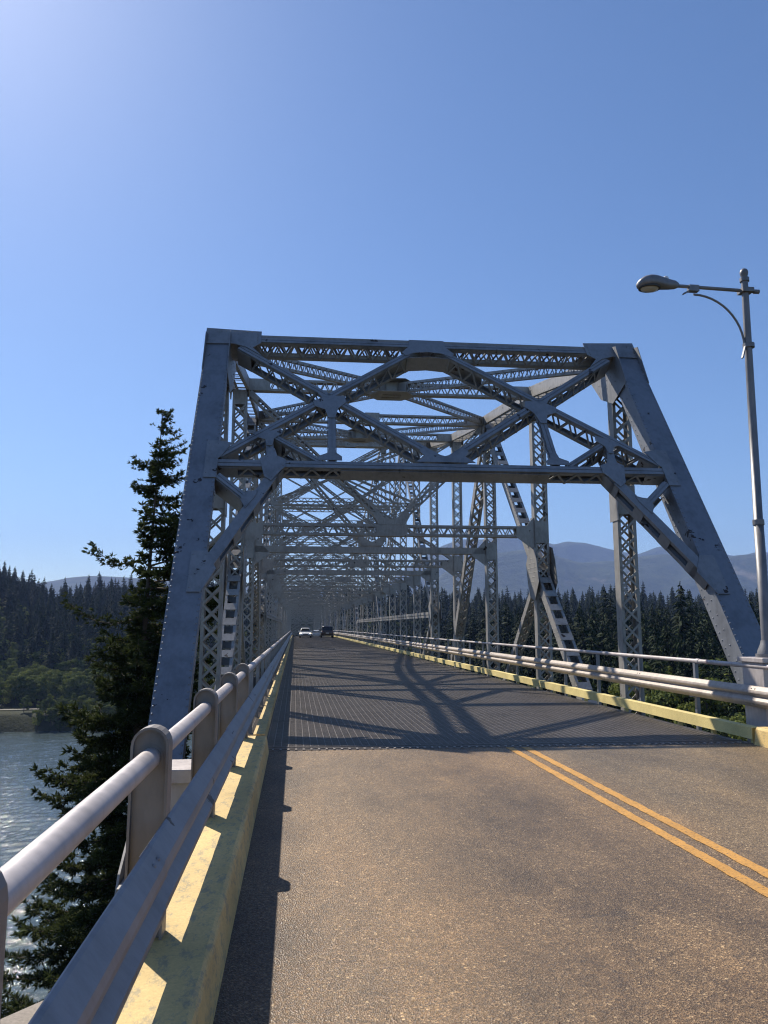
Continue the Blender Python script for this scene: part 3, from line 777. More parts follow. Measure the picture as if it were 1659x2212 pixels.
# ------------------------------------------------------------------ street lamp
def street_lamp():
    bx, by = 7.02, 10.99
    root = empty('street_lamp', (bx, by, 1.17)); tag(root, 'tall grey cobra-head street lamp reaching over the right lane', 'street lamp')
    def Lp(mb, name, m, parent=None):
        o = mb.build(name, m); par = parent or root; o.parent = root if parent is None else parent
        o.matrix_parent_inverse = Matrix.Translation(-Vector((bx, by, 1.17))) if parent is None else Matrix.Identity(4)
        return o
    def at(*a): return (bx+a[0], by+a[1], a[2])
    k = .957
    mb = MB(); mb.tube([at(0,0,1.17), at(0,0,1.22)], .17, 24); mb.tube([at(0,0,1.22), at(0,0,1.27), at(0,0,1.36), at(0,0,1.42)], [.15, .14, .10, .085], 20)
    for q in range(4): mb.tube([at(.125*math.cos(q*1.57+.8), .125*math.sin(q*1.57+.8), 1.22), at(.125*math.cos(q*1.57+.8), .125*math.sin(q*1.57+.8), 1.27)], .02, 8)
    Lp(mb, 'base', M['galv'])
    mb = MB(); mb.tube([at(0,0,1.4), at(0,0,3.2), at(0,0,3.2001), at(.03,0,5.2), at(.06,0,7.12)], [.076, .072, .067, .060, .052], 20)
    mb.tube([at(.0,0,3.16), at(0,0,3.24)], .084, 20)
    Lp(mb, 'pole', M['galv'])
    mb = MB(); mb.tube([at(.06,0,7.10), at(.06,0,7.16)], .072, 20)
    mb.tube([at(.06,0,7.16), at(.06,0,7.19), at(.06,0,7.22), at(.06,0,7.26), at(.06,0,7.30), at(.06,0,7.325)], [.045, .05, .062, .066, .05, .012], 16)
    Lp(mb, 'finial', M['galv'])
    mb = MB(); za = 6.94
    mb.tube([at(.26,0,za), at(-1.10,0,za+.03)], .028, 12); mb.tube([at(.20,0,za), at(.29,0,za)], .036, 10)
    mb.box(bx-.03, bx+.16, by-.09, by+.09, za-.035, za+.035)
    Lp(mb, 'arm', M['galv'])
    mb = MB(); pts = []
    for q in range(13):
        t = q/12; pts.append(at(-.02-.80*math.sin(t*math.pi/2)**1.0*1.0*(1-0) if 0 else -.02-.80*(1-math.cos(t*math.pi/2)), 0, 6.02+.82*math.sin(t*math.pi/2)))
    mb.tube(pts, .018, 10, up=(0,1,0)); mb.tube([at(.05,0,5.99), at(.05,0,6.06)], .088, 20)
    mb.box(bx-.90, bx-.74, by-.045, by+.045, za-.055, za+.045); mb.bar(at(-.86,0,za-.03), at(-.99,0,za-.10), .02, .06, ZA); mb.bar(at(-.03,-.03,6.0), at(-.10,-.05,5.80), .05, .02, YA)
    Lp(mb, 'brace', M['galv'])
    # head: lofted cobra shape along -x
    mb = MB(); st = [(-1.07+(q_[0]+1.18)*.70, q_[1]*.85, q_[2]*.8, q_[3]*.8, 0) for q_ in [(-1.18, .045, .05, -.05, 0), (-1.26, .075, .085, -.075, 0), (-1.40, .085, .11, -.09, 0), (-1.56, .12, .14, -.09, 0), (-1.72, .165, .165, -.095, 0), (-1.86, .18, .165, -.10, 0), (-2.0, .165, .13, -.10, 0), (-2.10, .12, .07, -.095, 0), (-2.15, .05, .0, -.08, 0)]]
    n = 18; vs = []
    for (xx, hw_, zt_, zb_, _) in st:
        for q in range(n):
            a = 2*math.pi*q/n; c_, s_ = math.cos(a), math.sin(a)
            c_ = math.copysign(abs(c_)**.75, c_); s_ = math.copysign(abs(s_)**.85, s_)
            vs.append(at(xx, hw_*c_, za+.04+(zt_*s_ if s_ > 0 else -zb_*s_)))
    fs = [(i*n+q, (i+1)*n+q, (i+1)*n+(q+1) % n, i*n+(q+1) % n) for i in range(len(st)-1) for q in range(n)]
    fs += [tuple(range(n)), tuple(range(len(st)*n-1, (len(st)-1)*n-1, -1))]
    mb.add(vs, fs, True); hd = Lp(mb, 'lamp_head', M['galv'])
    root_inv = Matrix.Translation(-Vector((bx, by, 1.17)))
    mb = MB(); vs = []; n = 16
    for rr, zz in ((1.0, -.055), (.92, -.085), (.55, -.115), (.12, -.125)):
        for q in range(n):
            a = 2*math.pi*q/n; vs.append(at(-1.55+.15*rr*math.cos(a), .12*rr*math.sin(a), za+.01+zz*.8))
    fs = [(i*n+q, i*n+(q+1) % n, (i+1)*n+(q+1) % n, (i+1)*n+q) for i in range(3) for q in range(n)]+[tuple(range(3*n, 4*n))]
    mb.add(vs, fs, True); o = mb.build('lens', M['glass_lens']); o.parent = hd
    mb = MB(); ring = [at(-1.55+.16*math.cos(a/16*2*math.pi), .132*math.sin(a/16*2*math.pi), za-.035) for a in range(17)]
    mb.tube(ring, .018, 6, False); o = mb.build('rim', M['dark']); o.parent = hd
    mb = MB(); c = at(-1.27, 0, za+.115); mb.tube([c, (c[0], c[1], c[2]+.03), (c[0], c[1], c[2]+.055), (c[0], c[1], c[2]+.068)], [.045, .048, .035, .012], 14); o = mb.build('photocell', M['cell']); o.parent = hd
street_lamp()

mb = MB(); mb.tube([(1.05, 3.30, .012), (1.09, 3.31, .016), (1.13, 3.305, .012), (1.165, 3.325, .010)], [.005, .008, .006, .003], 6); mb.tube([(1.09, 3.31, .016), (1.105, 3.335, .02)], [.005, .002], 5)
tag(mb.build('twig', M['bark']), 'short dark twig lying on the sunlit asphalt', 'twig')
# ------------------------------------------------------------------ cars
def car_paint(name, c, rough=.3):
    m = mat(name, c, rough); nodes(m)[1].inputs['Coat Weight'].default_value = .6; return m
M['carglass'] = mat('car_glass', (.015, .018, .02), .06); M['tyre'] = mat('tyre_rubber', (.02,.02,.02), .85); M['rim'] = mat('alloy_rim', (.45,.45,.45), .35, .8)
def lampm(name, c, e):
    m = mat(name, c, .3); b = nodes(m)[1]; b.inputs['Emission Color'].default_value = (*c, 1); b.inputs['Emission Strength'].default_value = e; return m
M['headlit'] = lampm('headlight_lit', (1, .78, .45), 6.0); M['headoff'] = mat('headlight_clear', (.6,.6,.6), .2); M['taillight'] = mat('tail_light', (.25,.01,.01), .25); M['plate'] = mat('number_plate', (.6,.6,.58), .5)
def car(name, label, cat, loc, rz, body, L=4.6, W=1.82, H=1.5, suv=False, lit=False):
    """x across, +y to the front"""
    root = empty(name, loc, rz); tag(root, label, cat, 'cars on the bridge')
    def C(mb, nm, m, par=None): 
        o = mb.build(nm, m); o.parent = par or root; return o
    hl = L/2; hw_ = W/2; belt = H*.60; g = .22 if not suv else .28
    hood = belt-.10 if not suv else belt-.02
    def loft(mb, st, n=20, pw=.38):
        vs = []
        for (y, ww, zb, zt_) in st:
            for q in range(n):
                a = 2*math.pi*q/n; c_, s_ = math.cos(a), math.sin(a)
                vs.append((ww*math.copysign(abs(c_)**pw, c_), y, (zb+zt_)/2+(zt_-zb)/2*math.copysign(abs(s_)**pw, s_)))
        fs = [(i*n+q, i*n+(q+1) % n, (i+1)*n+(q+1) % n, (i+1)*n+q) for i in range(len(st)-1) for q in range(n)]
        fs += [tuple(range(n-1, -1, -1)), tuple(range((len(st)-1)*n, len(st)*n))]
        mb.add(vs, fs, True)
    mb = MB()
    loft(mb, [(-hl, hw_*.80, g+.15, belt-.12), (-hl+.08, hw_*.93, g+.05, belt-.02), (-hl+.4, hw_, g, belt), (-hl*.3, hw_, g-.02, belt), (hl*.3, hw_, g-.02, belt-.01), (hl-.7, hw_*.985, g, hood), (hl-.18, hw_*.92, g+.03, hood-.10), (hl, hw_*.78, g+.12, hood-.22)])
    bd = C(mb, 'body', body)
    mb = MB(); r0, r1 = (-hl+.12, -hl+.35) if suv else (-hl+.55, -hl+1.15)
    loft(mb, [(r0, hw_*.84, belt-.12, belt), (r1, hw_*.76, belt-.12, H-.05), (-.2, hw_*.76, belt-.12, H), (hl*.12, hw_*.75, belt-.12, H-.03), (hl*.46, hw_*.84, belt-.12, belt-.02)], 20, .42)
    cab = C(mb, 'cabin', body)
    # windows: front, rear and sides, slightly proud panes
    def pane(pts, nrm, nm): mb = MB(); mb.plate(pts, nrm, .03); C(mb, nm, M['carglass'], cab)
    yf0, yf1 = hl*.46, hl*.13
    pane([(-hw_*.76, yf0-.08+.02, belt+.03), (hw_*.76, yf0-.06, belt+.03), (hw_*.66, yf1+.10, H-.10), (-hw_*.66, yf1+.10, H-.10)], (0, 1, .9), 'windscreen')
    pane([(-hw_*.74, r0+.02, belt+.05), (hw_*.74, r0+.02, belt+.05), (hw_*.66, r1-.05, H-.14), (-hw_*.66, r1-.05, H-.14)], (0, -1, .4), 'rear_window')
    for s in (-1, 1): pane([(s*hw_*.845, r0+.3, belt+.03), (s*hw_*.845, yf0-.35, belt+.03), (s*hw_*.775, yf1-.05, H-.12), (s*hw_*.775, r1+.1, H-.12)], (s, 0, .15), 'side_window')
    for sx in (-1, 1):
        for yy in (-hl*.6, hl*.62):
            rr = .33 if not suv else .37
            mb = MB(); mb.tube([(sx*(hw_-.22), yy, rr), (sx*(hw_-.005), yy, rr)], rr, 22, up=(0,0,1)); wh = C(mb, 'wheel', M['tyre'])
            mb = MB(); mb.tube([(sx*(hw_-.02), yy, rr), (sx*(hw_+.006), yy, rr)], rr*.62, 16, up=(0,0,1)); C(mb, 'rim', M['rim'], wh)
        mb = MB(); mb.bar((sx*(hw_*.62), hl-.13, hood-.21), (sx*(hw_*.88), hl-.30, hood-.17), .14, .12, (0,0,1)); C(mb, 'headlight', M['headlit'] if lit else M['headoff'])
        mb = MB(); mb.bar((sx*hw_*.70, -hl+.02, belt-.20), (sx*hw_*.90, -hl+.14, belt-.20), .22 if suv else .14, .08, (0,0,1)); C(mb, 'tail_light', M['taillight'])
        mb = MB(); mb.bar((sx*hw_*.9, hl*.36, belt+.07), (sx*(hw_+.16), hl*.36, belt+.10), .14, .10, (0,0,1)); C(mb, 'wing_mirror', body)
    mb = MB(); mb.box(-hw_*.42, hw_*.42, hl-.05, hl+.004, hood-.36, hood-.22); C(mb, 'grille', M['dark'])
    mb = MB(); mb.box(-hw_*.75, hw_*.75, hl-.08, hl+.02, g+.05, g+.16); C(mb, 'bumper', M['dark'])
    mb = MB(); mb.box(-hw_*.8, hw_*.8, -hl-.03, -hl+.1, g+.03, g+.18); C(mb, 'bumper', M['dark'] if suv else body)
    mb = MB(); mb.box(-.26, .26, -hl-.012, -hl+.02, belt-.42, belt-.30); C(mb, 'number_plate', M['plate'])
    return root
def place(y): return zd(y)
car('white_car', 'white saloon car with lit headlights driving towards the camera', 'car', (1.6, 121, place(121)), math.pi, car_paint('white_paint', (.75,.75,.73)), 4.7, 1.85, 1.5, False, True)
car('dark_suv', 'dark maroon sport utility car driving away near the right kerb', 'car', (4.9, 121, place(121)), 0, car_paint('dark_maroon_paint', (.035,.02,.02)), 4.8, 1.96, 1.78, True)
car('silver_car', 'silver car partly hidden beyond the crest behind the dark one', 'car', (4.9, 182, place(182)), 0, car_paint('silver_paint', (.42,.44,.46)), 4.6, 1.82, 1.5)

# ------------------------------------------------------------------ land, water, mountains
def H_noise(x, y, s, seed=0):
    v = np.zeros_like(x); a = 1.0
    for o in range(5):
        f = s*2**o; k = seed+o*1.7
        v += a*(np.sin(x*f*1.1+k*3.1+1.3*np.sin(y*f*.9+k))*np.cos(y*f*1.03+k*2.3+1.1*np.sin(x*f*.7+k*1.9)))
        a *= .52
    return v/1.9
def smooth(t): t = np.clip(t, 0, 1); return t*t*(3-2*t)
WZ = -42.0
def Hland(x, y):
    x = np.asarray(x, float); y = np.asarray(y, float)
    yn = 22+6*np.sin(x*.05)+np.where(x > 12, (x-12)*14.0, 0)          # near shore: land for y < yn
    d1 = np.where(x > 12, np.minimum((yn-y)/14.0, yn-y), yn-y)
    near = WZ-5+32*smooth((d1+3)/42)
    near = np.where(x > 12, np.minimum(near, -15.5+H_noise(x, y, .02, 4)*3+np.clip((y-150)*.015, -3, 8)), near)
    yf = 352+8*np.sin(x*.021)+4*np.sin(x*.06+1)
    d2 = y-yf
    r = x/np.maximum(y, 1)
    cap = np.interp(r, [-.9, -.5, -.40, -.36, -.325, -.30, -.27, -.24, -.2, 0, .3, .8], [62, 50, 40, 33, 20, 13, 15, 18, 17, 14, 10, 12])
    rise = np.maximum(0, d2-34)
    hill = WZ-5+11.5*smooth((d2+3)/12)+ (cap+35.5)*smooth(rise/330)**.75 + H_noise(x, y, .012, 2)*np.minimum(rise*.03, 4)
    return np.maximum(near, hill)
def sheet(name, xs, ys, fn, m, kind='structure'):
    X, Y = np.meshgrid(xs, ys); Z = fn(X, Y); n = len(xs)
    V = np.stack([X, Y, Z], -1).reshape(-1, 3)
    idx = np.arange(len(xs)*len(ys)).reshape(len(ys), n)
    F = np.stack([idx[:-1, :-1], idx[:-1, 1:], idx[1:, 1:], idx[1:, :-1]], -1).reshape(-1, 4)
    me = bpy.data.meshes.new(name); me.from_pydata(V.tolist(), [], F.tolist()); me.materials.append(m)
    me.polygons.foreach_set('use_smooth', [True]*len(me.polygons)); me.update()
    o = bpy.data.objects.new(name, me); COL.objects.link(o); o['kind'] = kind; return o
xs = np.concatenate([np.arange(-900, -200, 14), np.arange(-200, 300, 7), np.arange(300, 1000, 16)])
ys = np.concatenate([np.arange(-120, 340, 8), np.arange(340, 520, 5), np.arange(520, 1300, 16)])
sheet('terrain', xs, ys, Hland, M['forest_floor'])
# low land reaching out to the mountains
sheet('hills', np.arange(-6000, 9000, 300.0), np.arange(1250, 5200, 250.0), lambda X, Y: -10+H_noise(X, Y, .0015, 5)*14, M['mountain'])
def waves(X, Y):
    rs = np.random.RandomState(4); Z = np.zeros_like(X)
    for lam, sl, n in ((9.0, .05, 5), (4.0, .10, 7), (1.9, .19, 9), (1.0, .19, 10)):
        for _ in range(n):
            th = rs.uniform(-.9, .9)+math.pi*.5+.35; k = 2*math.pi/(lam*rs.uniform(.7, 1.35)); ph = rs.uniform(0, 6.28)
            g = .6+.4*np.sin(X*.031*rs.uniform(.5,1.5)+Y*.027+ph)
            Z += g*sl/k*np.sin(k*(X*math.cos(th)+Y*math.sin(th))+ph+.8*np.sin(X*.11+Y*.07+ph))/math.sqrt(n)*1.6
    return Z
# one sheet: fine near part joined to the far plain water
ry = 46*np.exp(np.arange(0, math.log(375/46), .0034)); rx_ = np.linspace(-.47, -.02, 520)
RY, RX = np.meshgrid(ry, rx_, indexing='ij'); WX = RX*RY; WY = RY
fade = np.clip((RX+.47)/.02, 0, 1)*np.clip((-.02-RX)/.02, 0, 1)*np.clip((RY-46)/4, 0, 1)*np.clip((375-RY)/6, 0, 1)
WZs = WZ+waves(WX, WY)*fade
V = np.stack([WX, WY, WZs], -1).reshape(-1, 3); idx = np.arange(V.shape[0]).reshape(WX.shape)
F = np.stack([idx[:-1, :-1], idx[:-1, 1:], idx[1:, 1:], idx[1:, :-1]], -1).reshape(-1, 4).tolist()
V = V.tolist(); n0 = len(V)
c00, c01, c10, c11 = V[int(idx[0,0])], V[int(idx[0,-1])], V[int(idx[-1,0])], V[int(idx[-1,-1])]
V += [(-6000, -1500, WZ), (6000, -1500, WZ), (6000, 1300, WZ), (-6000, 1300, WZ)]
F += [[n0, n0+1]+[int(i) for i in idx[0, ::-1]], [n0+1, n0+2]+[int(i) for i in idx[::-1, -1]], [n0+2, n0+3]+[int(i) for i in idx[-1, :]], [n0+3, n0]+[int(i) for i in idx[:, 0]]]
me = bpy.data.meshes.new('river_water'); me.from_pydata(V, [], F); me.materials.append(M['water']); me.polygons.foreach_set('use_smooth', [True]*(len(F)-4)+[False]*4); me.update()
o = bpy.data.objects.new('river_water', me); COL.objects.link(o); o['kind'] = 'structure'
def ridge(name, prof, Yc, half, seed, rough):
    rx = np.array([p[0] for p in prof]); rs = np.array([p[1] for p in prof])
    def fn(X, Y):
        r = X/Yc; top = 1.6+np.interp(r, rx, rs)*Yc
        e = np.clip(1-np.abs(Y-Yc)/half, 0, 1)
        crest = top*(e**1.15)+H_noise(X, Y, .0022, seed)*rough*(1-.75*e)*np.clip(e*4, 0, 1) + H_noise(X, Y, .011, seed+2)*6*e
        spur = -abs(H_noise(X, Y*.35, .0034, seed+9))*rough*1.2*(4*e*(1-e))
        return np.maximum(crest+spur, -20)
    return sheet(name, np.arange(rx[0]*Yc, rx[-1]*Yc, 45.0), np.arange(Yc-half, Yc+half*.6, 60.0), fn, M['mountain'])
ridge('mountain_ridge', [(.05, .02), (.12, .06), (.155, .085), (.19, .104), (.215, .113), (.25, .117), (.29, .124), (.33, .113), (.345, .110), (.36, .1145), (.39, .1135), (.42, .106), (.46, .099), (.49, .1085), (.52, .1060), (.56, .098), (.60, .096), (.64, .101), (.72, .09), (.9, .08)], 7200, 1500, 1, 120)
ridge('mountain_ridge', [(.14, .03), (.20, .075), (.26, .095), (.30, .10), (.34, .093), (.38, .082), (.43, .088), (.47, .098), (.50, .100), (.55, .090), (.60, .0975), (.66, .098), (.8, .09), (.9, .07)], 5200, 1200, 3, 110)
ridge('mountain_ridge', [(-.9, .04), (-.45, .045), (-.36, .052), (-.31, .0565), (-.285, .0620), (-.265, .0655), (-.25, .0665), (-.235, .0645), (-.21, .0640), (-.17, .060), (-.1, .055), (.1, .05), (.2, .03)], 6200, 1300, 6, 60)

# shore road on the far bank: pale strip on the terrace
mb = MB(); pts = [(-190+q*4, 352+8*math.sin((-190+q*4)*.021)+4*math.sin((-190+q*4)*.06+1)+26) for q in range(60)]
for (xa, ya), (xb, yb) in zip(pts, pts[1:]):
    mb.add([(xa, ya-1.3, -35.0), (xb, yb-1.3, -35.0), (xb, yb+1.3, -34.95), (xa, ya+1.3, -34.95)], [(0,1,2,3)])
    pass
M['shore_road'] = concrete('pale_gravel_road', (.22, .20, .17))
tag(mb.build('road', M['shore_road']), kind='structure')

# ------------------------------------------------------------------ trees
def tree_mesh(name, V, F, mats, mi=None):
    me = bpy.data.meshes.new(name); me.from_pydata(V, [], F)
    for m in mats: me.materials.append(m)
    if mi is not None: me.polygons.foreach_set('material_index', mi)
    me.update(); return me
def conifer_mesh(seed, H=28.0, Wd=4.2, n_lev=30):
    rnd = random.Random(seed); V = []; F = []; MI = []
    n = 6
    for z, r in ((0, .38), (H*.5, .22), (H*.98, .03)):
        for k in range(n): V.append((r*math.cos(k*math.pi*2/n), r*math.sin(k*math.pi*2/n), z))
    for l in range(2):
        for k in range(n): F.append((l*n+k, l*n+(k+1) % n, (l+1)*n+(k+1) % n, (l+1)*n+k)); MI.append(1)
    for l in range(n_lev):
        f = l/(n_lev-1); z = H*(.10+.88*f); rad = Wd*(1-f)**.75*(.75+.5*rnd.random())+.25
        m = int(6+6*(1-f))
        for b in range(m):
            a = rnd.uniform(0, 2*math.pi); L = rad*rnd.uniform(.55, 1.1); dr = rnd.uniform(.15, .42)
            d = Vector((math.cos(a), math.sin(a), 0)); s = Vector((-d.y, d.x, 0)); z0 = z+rnd.uniform(-.4, .4)
            nj = 4; prev = None
            for j in range(nj+1):
                t = j/nj; c = d*(L*t)+Vector((0, 0, z0-dr*L*t*t*1.2+.25*L*t*(1-t)))
                wv = L*.26*(1-t*.75)*rnd.uniform(.6, 1.25)+.05
                row = [c-s*wv+Vector((0,0,-.18*wv-rnd.uniform(0, .3))), c+Vector((0,0,.12)), c+s*wv+Vector((0,0,-.18*wv-rnd.uniform(0, .3)))]
                o = len(V); V.extend([tuple(p) for p in row])
                if prev is not None:
                    if rnd.random() < .92: F.append((prev, o, o+1, prev+1)); MI.append(0)
                    if rnd.random() < .92: F.append((prev+1, o+1, o+2, prev+2)); MI.append(0)
                prev = o
    return tree_mesh(name_('conifer'), V, F, [M['conifer'], M['bark']], MI)
_c = [0]
def name_(s): _c[0] += 1; return s+'_mesh_%d' % _c[0]
def leafy_mesh(seed, H=13.0, Wd=5.0, nl=2600, ls=.55):
    rnd = random.Random(seed); V = []; F = []; MI = []
    n = 6
    for z, r in ((0, .3), (H*.45, .18), (H*.8, .05)):
        for k in range(n): V.append((r*math.cos(k*math.pi*2/n), r*math.sin(k*math.pi*2/n), z))
    for l in range(2):
        for k in range(n): F.append((l*n+k, l*n+(k+1) % n, (l+1)*n+(k+1) % n, (l+1)*n+k)); MI.append(1)
    blobs = []
    for _ in range(26):
        a = rnd.uniform(0, 6.283); f = rnd.random(); rr = Wd*math.sqrt(rnd.random())*(.9-.55*abs(f-.35)); blobs.append((rr*math.cos(a), rr*math.sin(a), H*(.22+.72*f), rnd.uniform(.9, 1.9)*(1-.35*f)*H/13))
    for b in blobs:
        for _ in range(nl//26):
            u = Vector((rnd.gauss(0,1), rnd.gauss(0,1), rnd.gauss(0,1))).normalized(); u.z = u.z*.75+.1
            c = Vector(b[:3])+u*b[3]*rnd.uniform(.75, 1.08)
            nn = (u+Vector((rnd.gauss(0,.5), rnd.gauss(0,.5), rnd.gauss(0,.5)))).normalized(); a = nn.orthogonal().normalized(); q = nn.cross(a)
            an = rnd.uniform(0, 3.14); a2 = a*math.cos(an)+q*math.sin(an); q2 = nn.cross(a2); sz = ls*rnd.uniform(.6, 1.3)
            o = len(V); V.extend([tuple(c-a2*sz*.6), tuple(c+q2*sz*.35), tuple(c+a2*sz*.6), tuple(c-q2*sz*.35)]); F.append((o, o+1, o+2, o+3)); MI.append(0)
    return tree_mesh(name_('leafy'), V, F, [M['leaf'], M['bark']], MI)
conifers = [conifer_mesh(1, 27, 5.4, 26), conifer_mesh(2, 24, 4.8, 24), conifer_mesh(3, 30, 6.0, 30), conifer_mesh(5, 22, 5.6, 22)]
leafies = [leafy_mesh(11), leafy_mesh(12, 11, 5.6), leafy_mesh(13, 15, 4.6)]
tcol = {}
for nm in ('conifers', 'leafy_trees'):
    c = bpy.data.collections.new(nm); COL.children.link(c); tcol[nm] = c
def put_tree(me, nm, label, cat, group, x, y, sc, rz, col=None, z=None):
    o = bpy.data.objects.new(nm, me); (col or COL).objects.link(o)
    zz = float(Hland(x, y)) if z is None else z
    o.location = (x, y, zz-.3); o.scale = (sc, sc, sc*random.uniform(.92, 1.12)); o.rotation_euler = (0, 0, rz)
    tag(o, label, cat, group); return o
GL = 'dark conifers on the far wooded shore'
GR = 'dark conifers behind the right railing'
# template trees stand in the wood as ordinary trees
for k, me in enumerate(conifers): put_tree(me, 'conifer_tree', 'dark conifer standing in the wood on the far left shore', 'conifer', GL, -150+k*14, 520+k*9, 1.0, k, tcol['conifers'])
for k, me in enumerate(leafies): put_tree(me, 'leafy_tree', 'bushy light green tree low on the far left shore', 'tree', 'leafy trees on the far left shore', -135+k*13, 400+k*3, 1.0, k, tcol['leafy_trees'])
rnd = random.Random(21)
def skyline_left():
    k = 0
    for q in range(60):
        r = rnd.uniform(-.37, -.16); y = rnd.uniform(640, 740); x = r*y
        put_tree(rnd.choice(conifers), 'conifer_tree', 'dark conifer standing in the wood on the far left shore', 'conifer', GL, x, y, rnd.uniform(.75, 1.15), rnd.uniform(0, 6))
skyline_left()
def right_ok(x, y): return x > 16 and y > 40 and float(Hland(x, y)) > -25
for q in range(110):
    y = rnd.uniform(150, 300); r = rnd.uniform(.16, .70); x = r*y
    if right_ok(x, y): put_tree(rnd.choice(conifers), 'conifer_tree', 'dark conifer rising above the right railing below the mountains', 'conifer', GR, x, y, rnd.uniform(.66, .92), rnd.uniform(0, 6))
for q in range(150):
    x = rnd.uniform(-165, -60); d2 = rnd.uniform(1, 22)
    if -127 < x < -109 and q % 9: continue
    y = 352+8*math.sin(x*.021)+4*math.sin(x*.06+1)+d2
    put_tree(rnd.choice(leafies), 'leafy_tree', 'bushy light green tree low on the far left shore', 'tree', 'leafy trees on the far left shore', x, y, rnd.uniform(.30, .62), rnd.uniform(0, 6))

def forest(name, pts, col, label, cat):
    """stuff: trees instanced on a point mesh by geometry nodes"""
    me = bpy.data.meshes.new(name); me.from_pydata([p[:3] for p in pts], [], [])
    for an, idx in (('sc', 3), ('rz', 4)):
        a = me.attributes.new(an, 'FLOAT', 'POINT'); a.data.foreach_set('value', [p[idx] for p in pts])
    o = bpy.data.objects.new(name, me); COL.objects.link(o); o['kind'] = 'stuff'; o['label'] = label; o['category'] = cat
    g = bpy.data.node_groups.new(name+'_nodes', 'GeometryNodeTree')
    g.interface.new_socket('Geometry', in_out='INPUT', socket_type='NodeSocketGeometry'); g.interface.new_socket('Geometry', in_out='OUTPUT', socket_type='NodeSocketGeometry')
    gi = g.nodes.new('NodeGroupInput'); go = g.nodes.new('NodeGroupOutput'); ip = g.nodes.new('GeometryNodeInstanceOnPoints')
    ci = g.nodes.new('GeometryNodeCollectionInfo'); ci.inputs['Collection'].default_value = col
    ci.inputs['Separate Children'].default_value = True; ci.inputs['Reset Children'].default_value = True
    ip.inputs['Pick Instance'].default_value = True
    na = g.nodes.new('GeometryNodeInputNamedAttribute'); na.data_type = 'FLOAT'; na.inputs['Name'].default_value = 'sc'
    nb = g.nodes.new('GeometryNodeInputNamedAttribute'); nb.data_type = 'FLOAT'; nb.inputs['Name'].default_value = 'rz'
    cx = g.nodes.new('ShaderNodeCombineXYZ')
    lk = g.links.new
    lk(gi.outputs[0], ip.inputs['Points']); lk(ci.outputs[0], ip.inputs['Instance'])
    lk(na.outputs['Attribute'], ip.inputs['Scale']); lk(nb.outputs['Attribute'], cx.inputs[2]); lk(cx.outputs[0], ip.inputs['Rotation'])
    lk(ip.outputs[0], go.inputs[0])
    md = o.modifiers.new('scatter', 'NODES'); md.node_group = g
    return o
def scatter(n, fn, seed):
    rr = random.Random(seed); out = []
    for _ in range(n):
        p = fn(rr)
        if p: out.append(p)
    return out
def f_far(rr):
    y = rr.uniform(430, 760); x = rr.uniform(-1.05, .95)*y; z = float(Hland(x, y))
    return (x, y, z-.5, rr.choice([.45, .6, .7, .8, .95, 1.08])*rr.uniform(.88, 1.1), rr.uniform(0, 6.28))
def f_leaf(rr):
    y = rr.uniform(385, 600); x = rr.uniform(-1.0, .25)*y; z = float(Hland(x, y))
    if rr.random() < (y-470)/150: return None
    return (x, y, z-.5, rr.uniform(.6, 1.15), rr.uniform(0, 6.28))
def f_right(rr):
    y = rr.uniform(60, 520); x = rr.uniform(.13, .95)*y
    if not right_ok(x, y): return None
    z = float(Hland(x, y)); mx = .42+.40*min(1, max(0, (y-70)/140))
    return (x, y, z-.5, mx*rr.choice([.5, .65, .8, .9, 1.08])*rr.uniform(.9, 1.1), rr.uniform(0, 6.28))
def f_rleaf(rr):
    y = rr.uniform(42, 190); x = rr.uniform(.18, .95)*y
    if not right_ok(x, y): return None
    return (x, y, float(Hland(x, y))-.5, rr.uniform(.5, .95), rr.uniform(0, 6.28))
forest('conifer_forest', scatter(7000, f_far, 1), tcol['conifers'], 'dark conifer wood covering the slope of the far shore', 'forest')
forest('leafy_woodland', scatter(5000, f_leaf, 2), tcol['leafy_trees'], 'lighter leafy woodland low on the far shore above the water', 'woodland')
forest('conifer_forest', scatter(3400, f_right, 3), tcol['conifers'], 'dark conifer wood behind the right railing', 'forest')
forest('leafy_woodland', scatter(600, f_rleaf, 4), tcol['leafy_trees'], 'leafy undergrowth below the right railing', 'woodland')

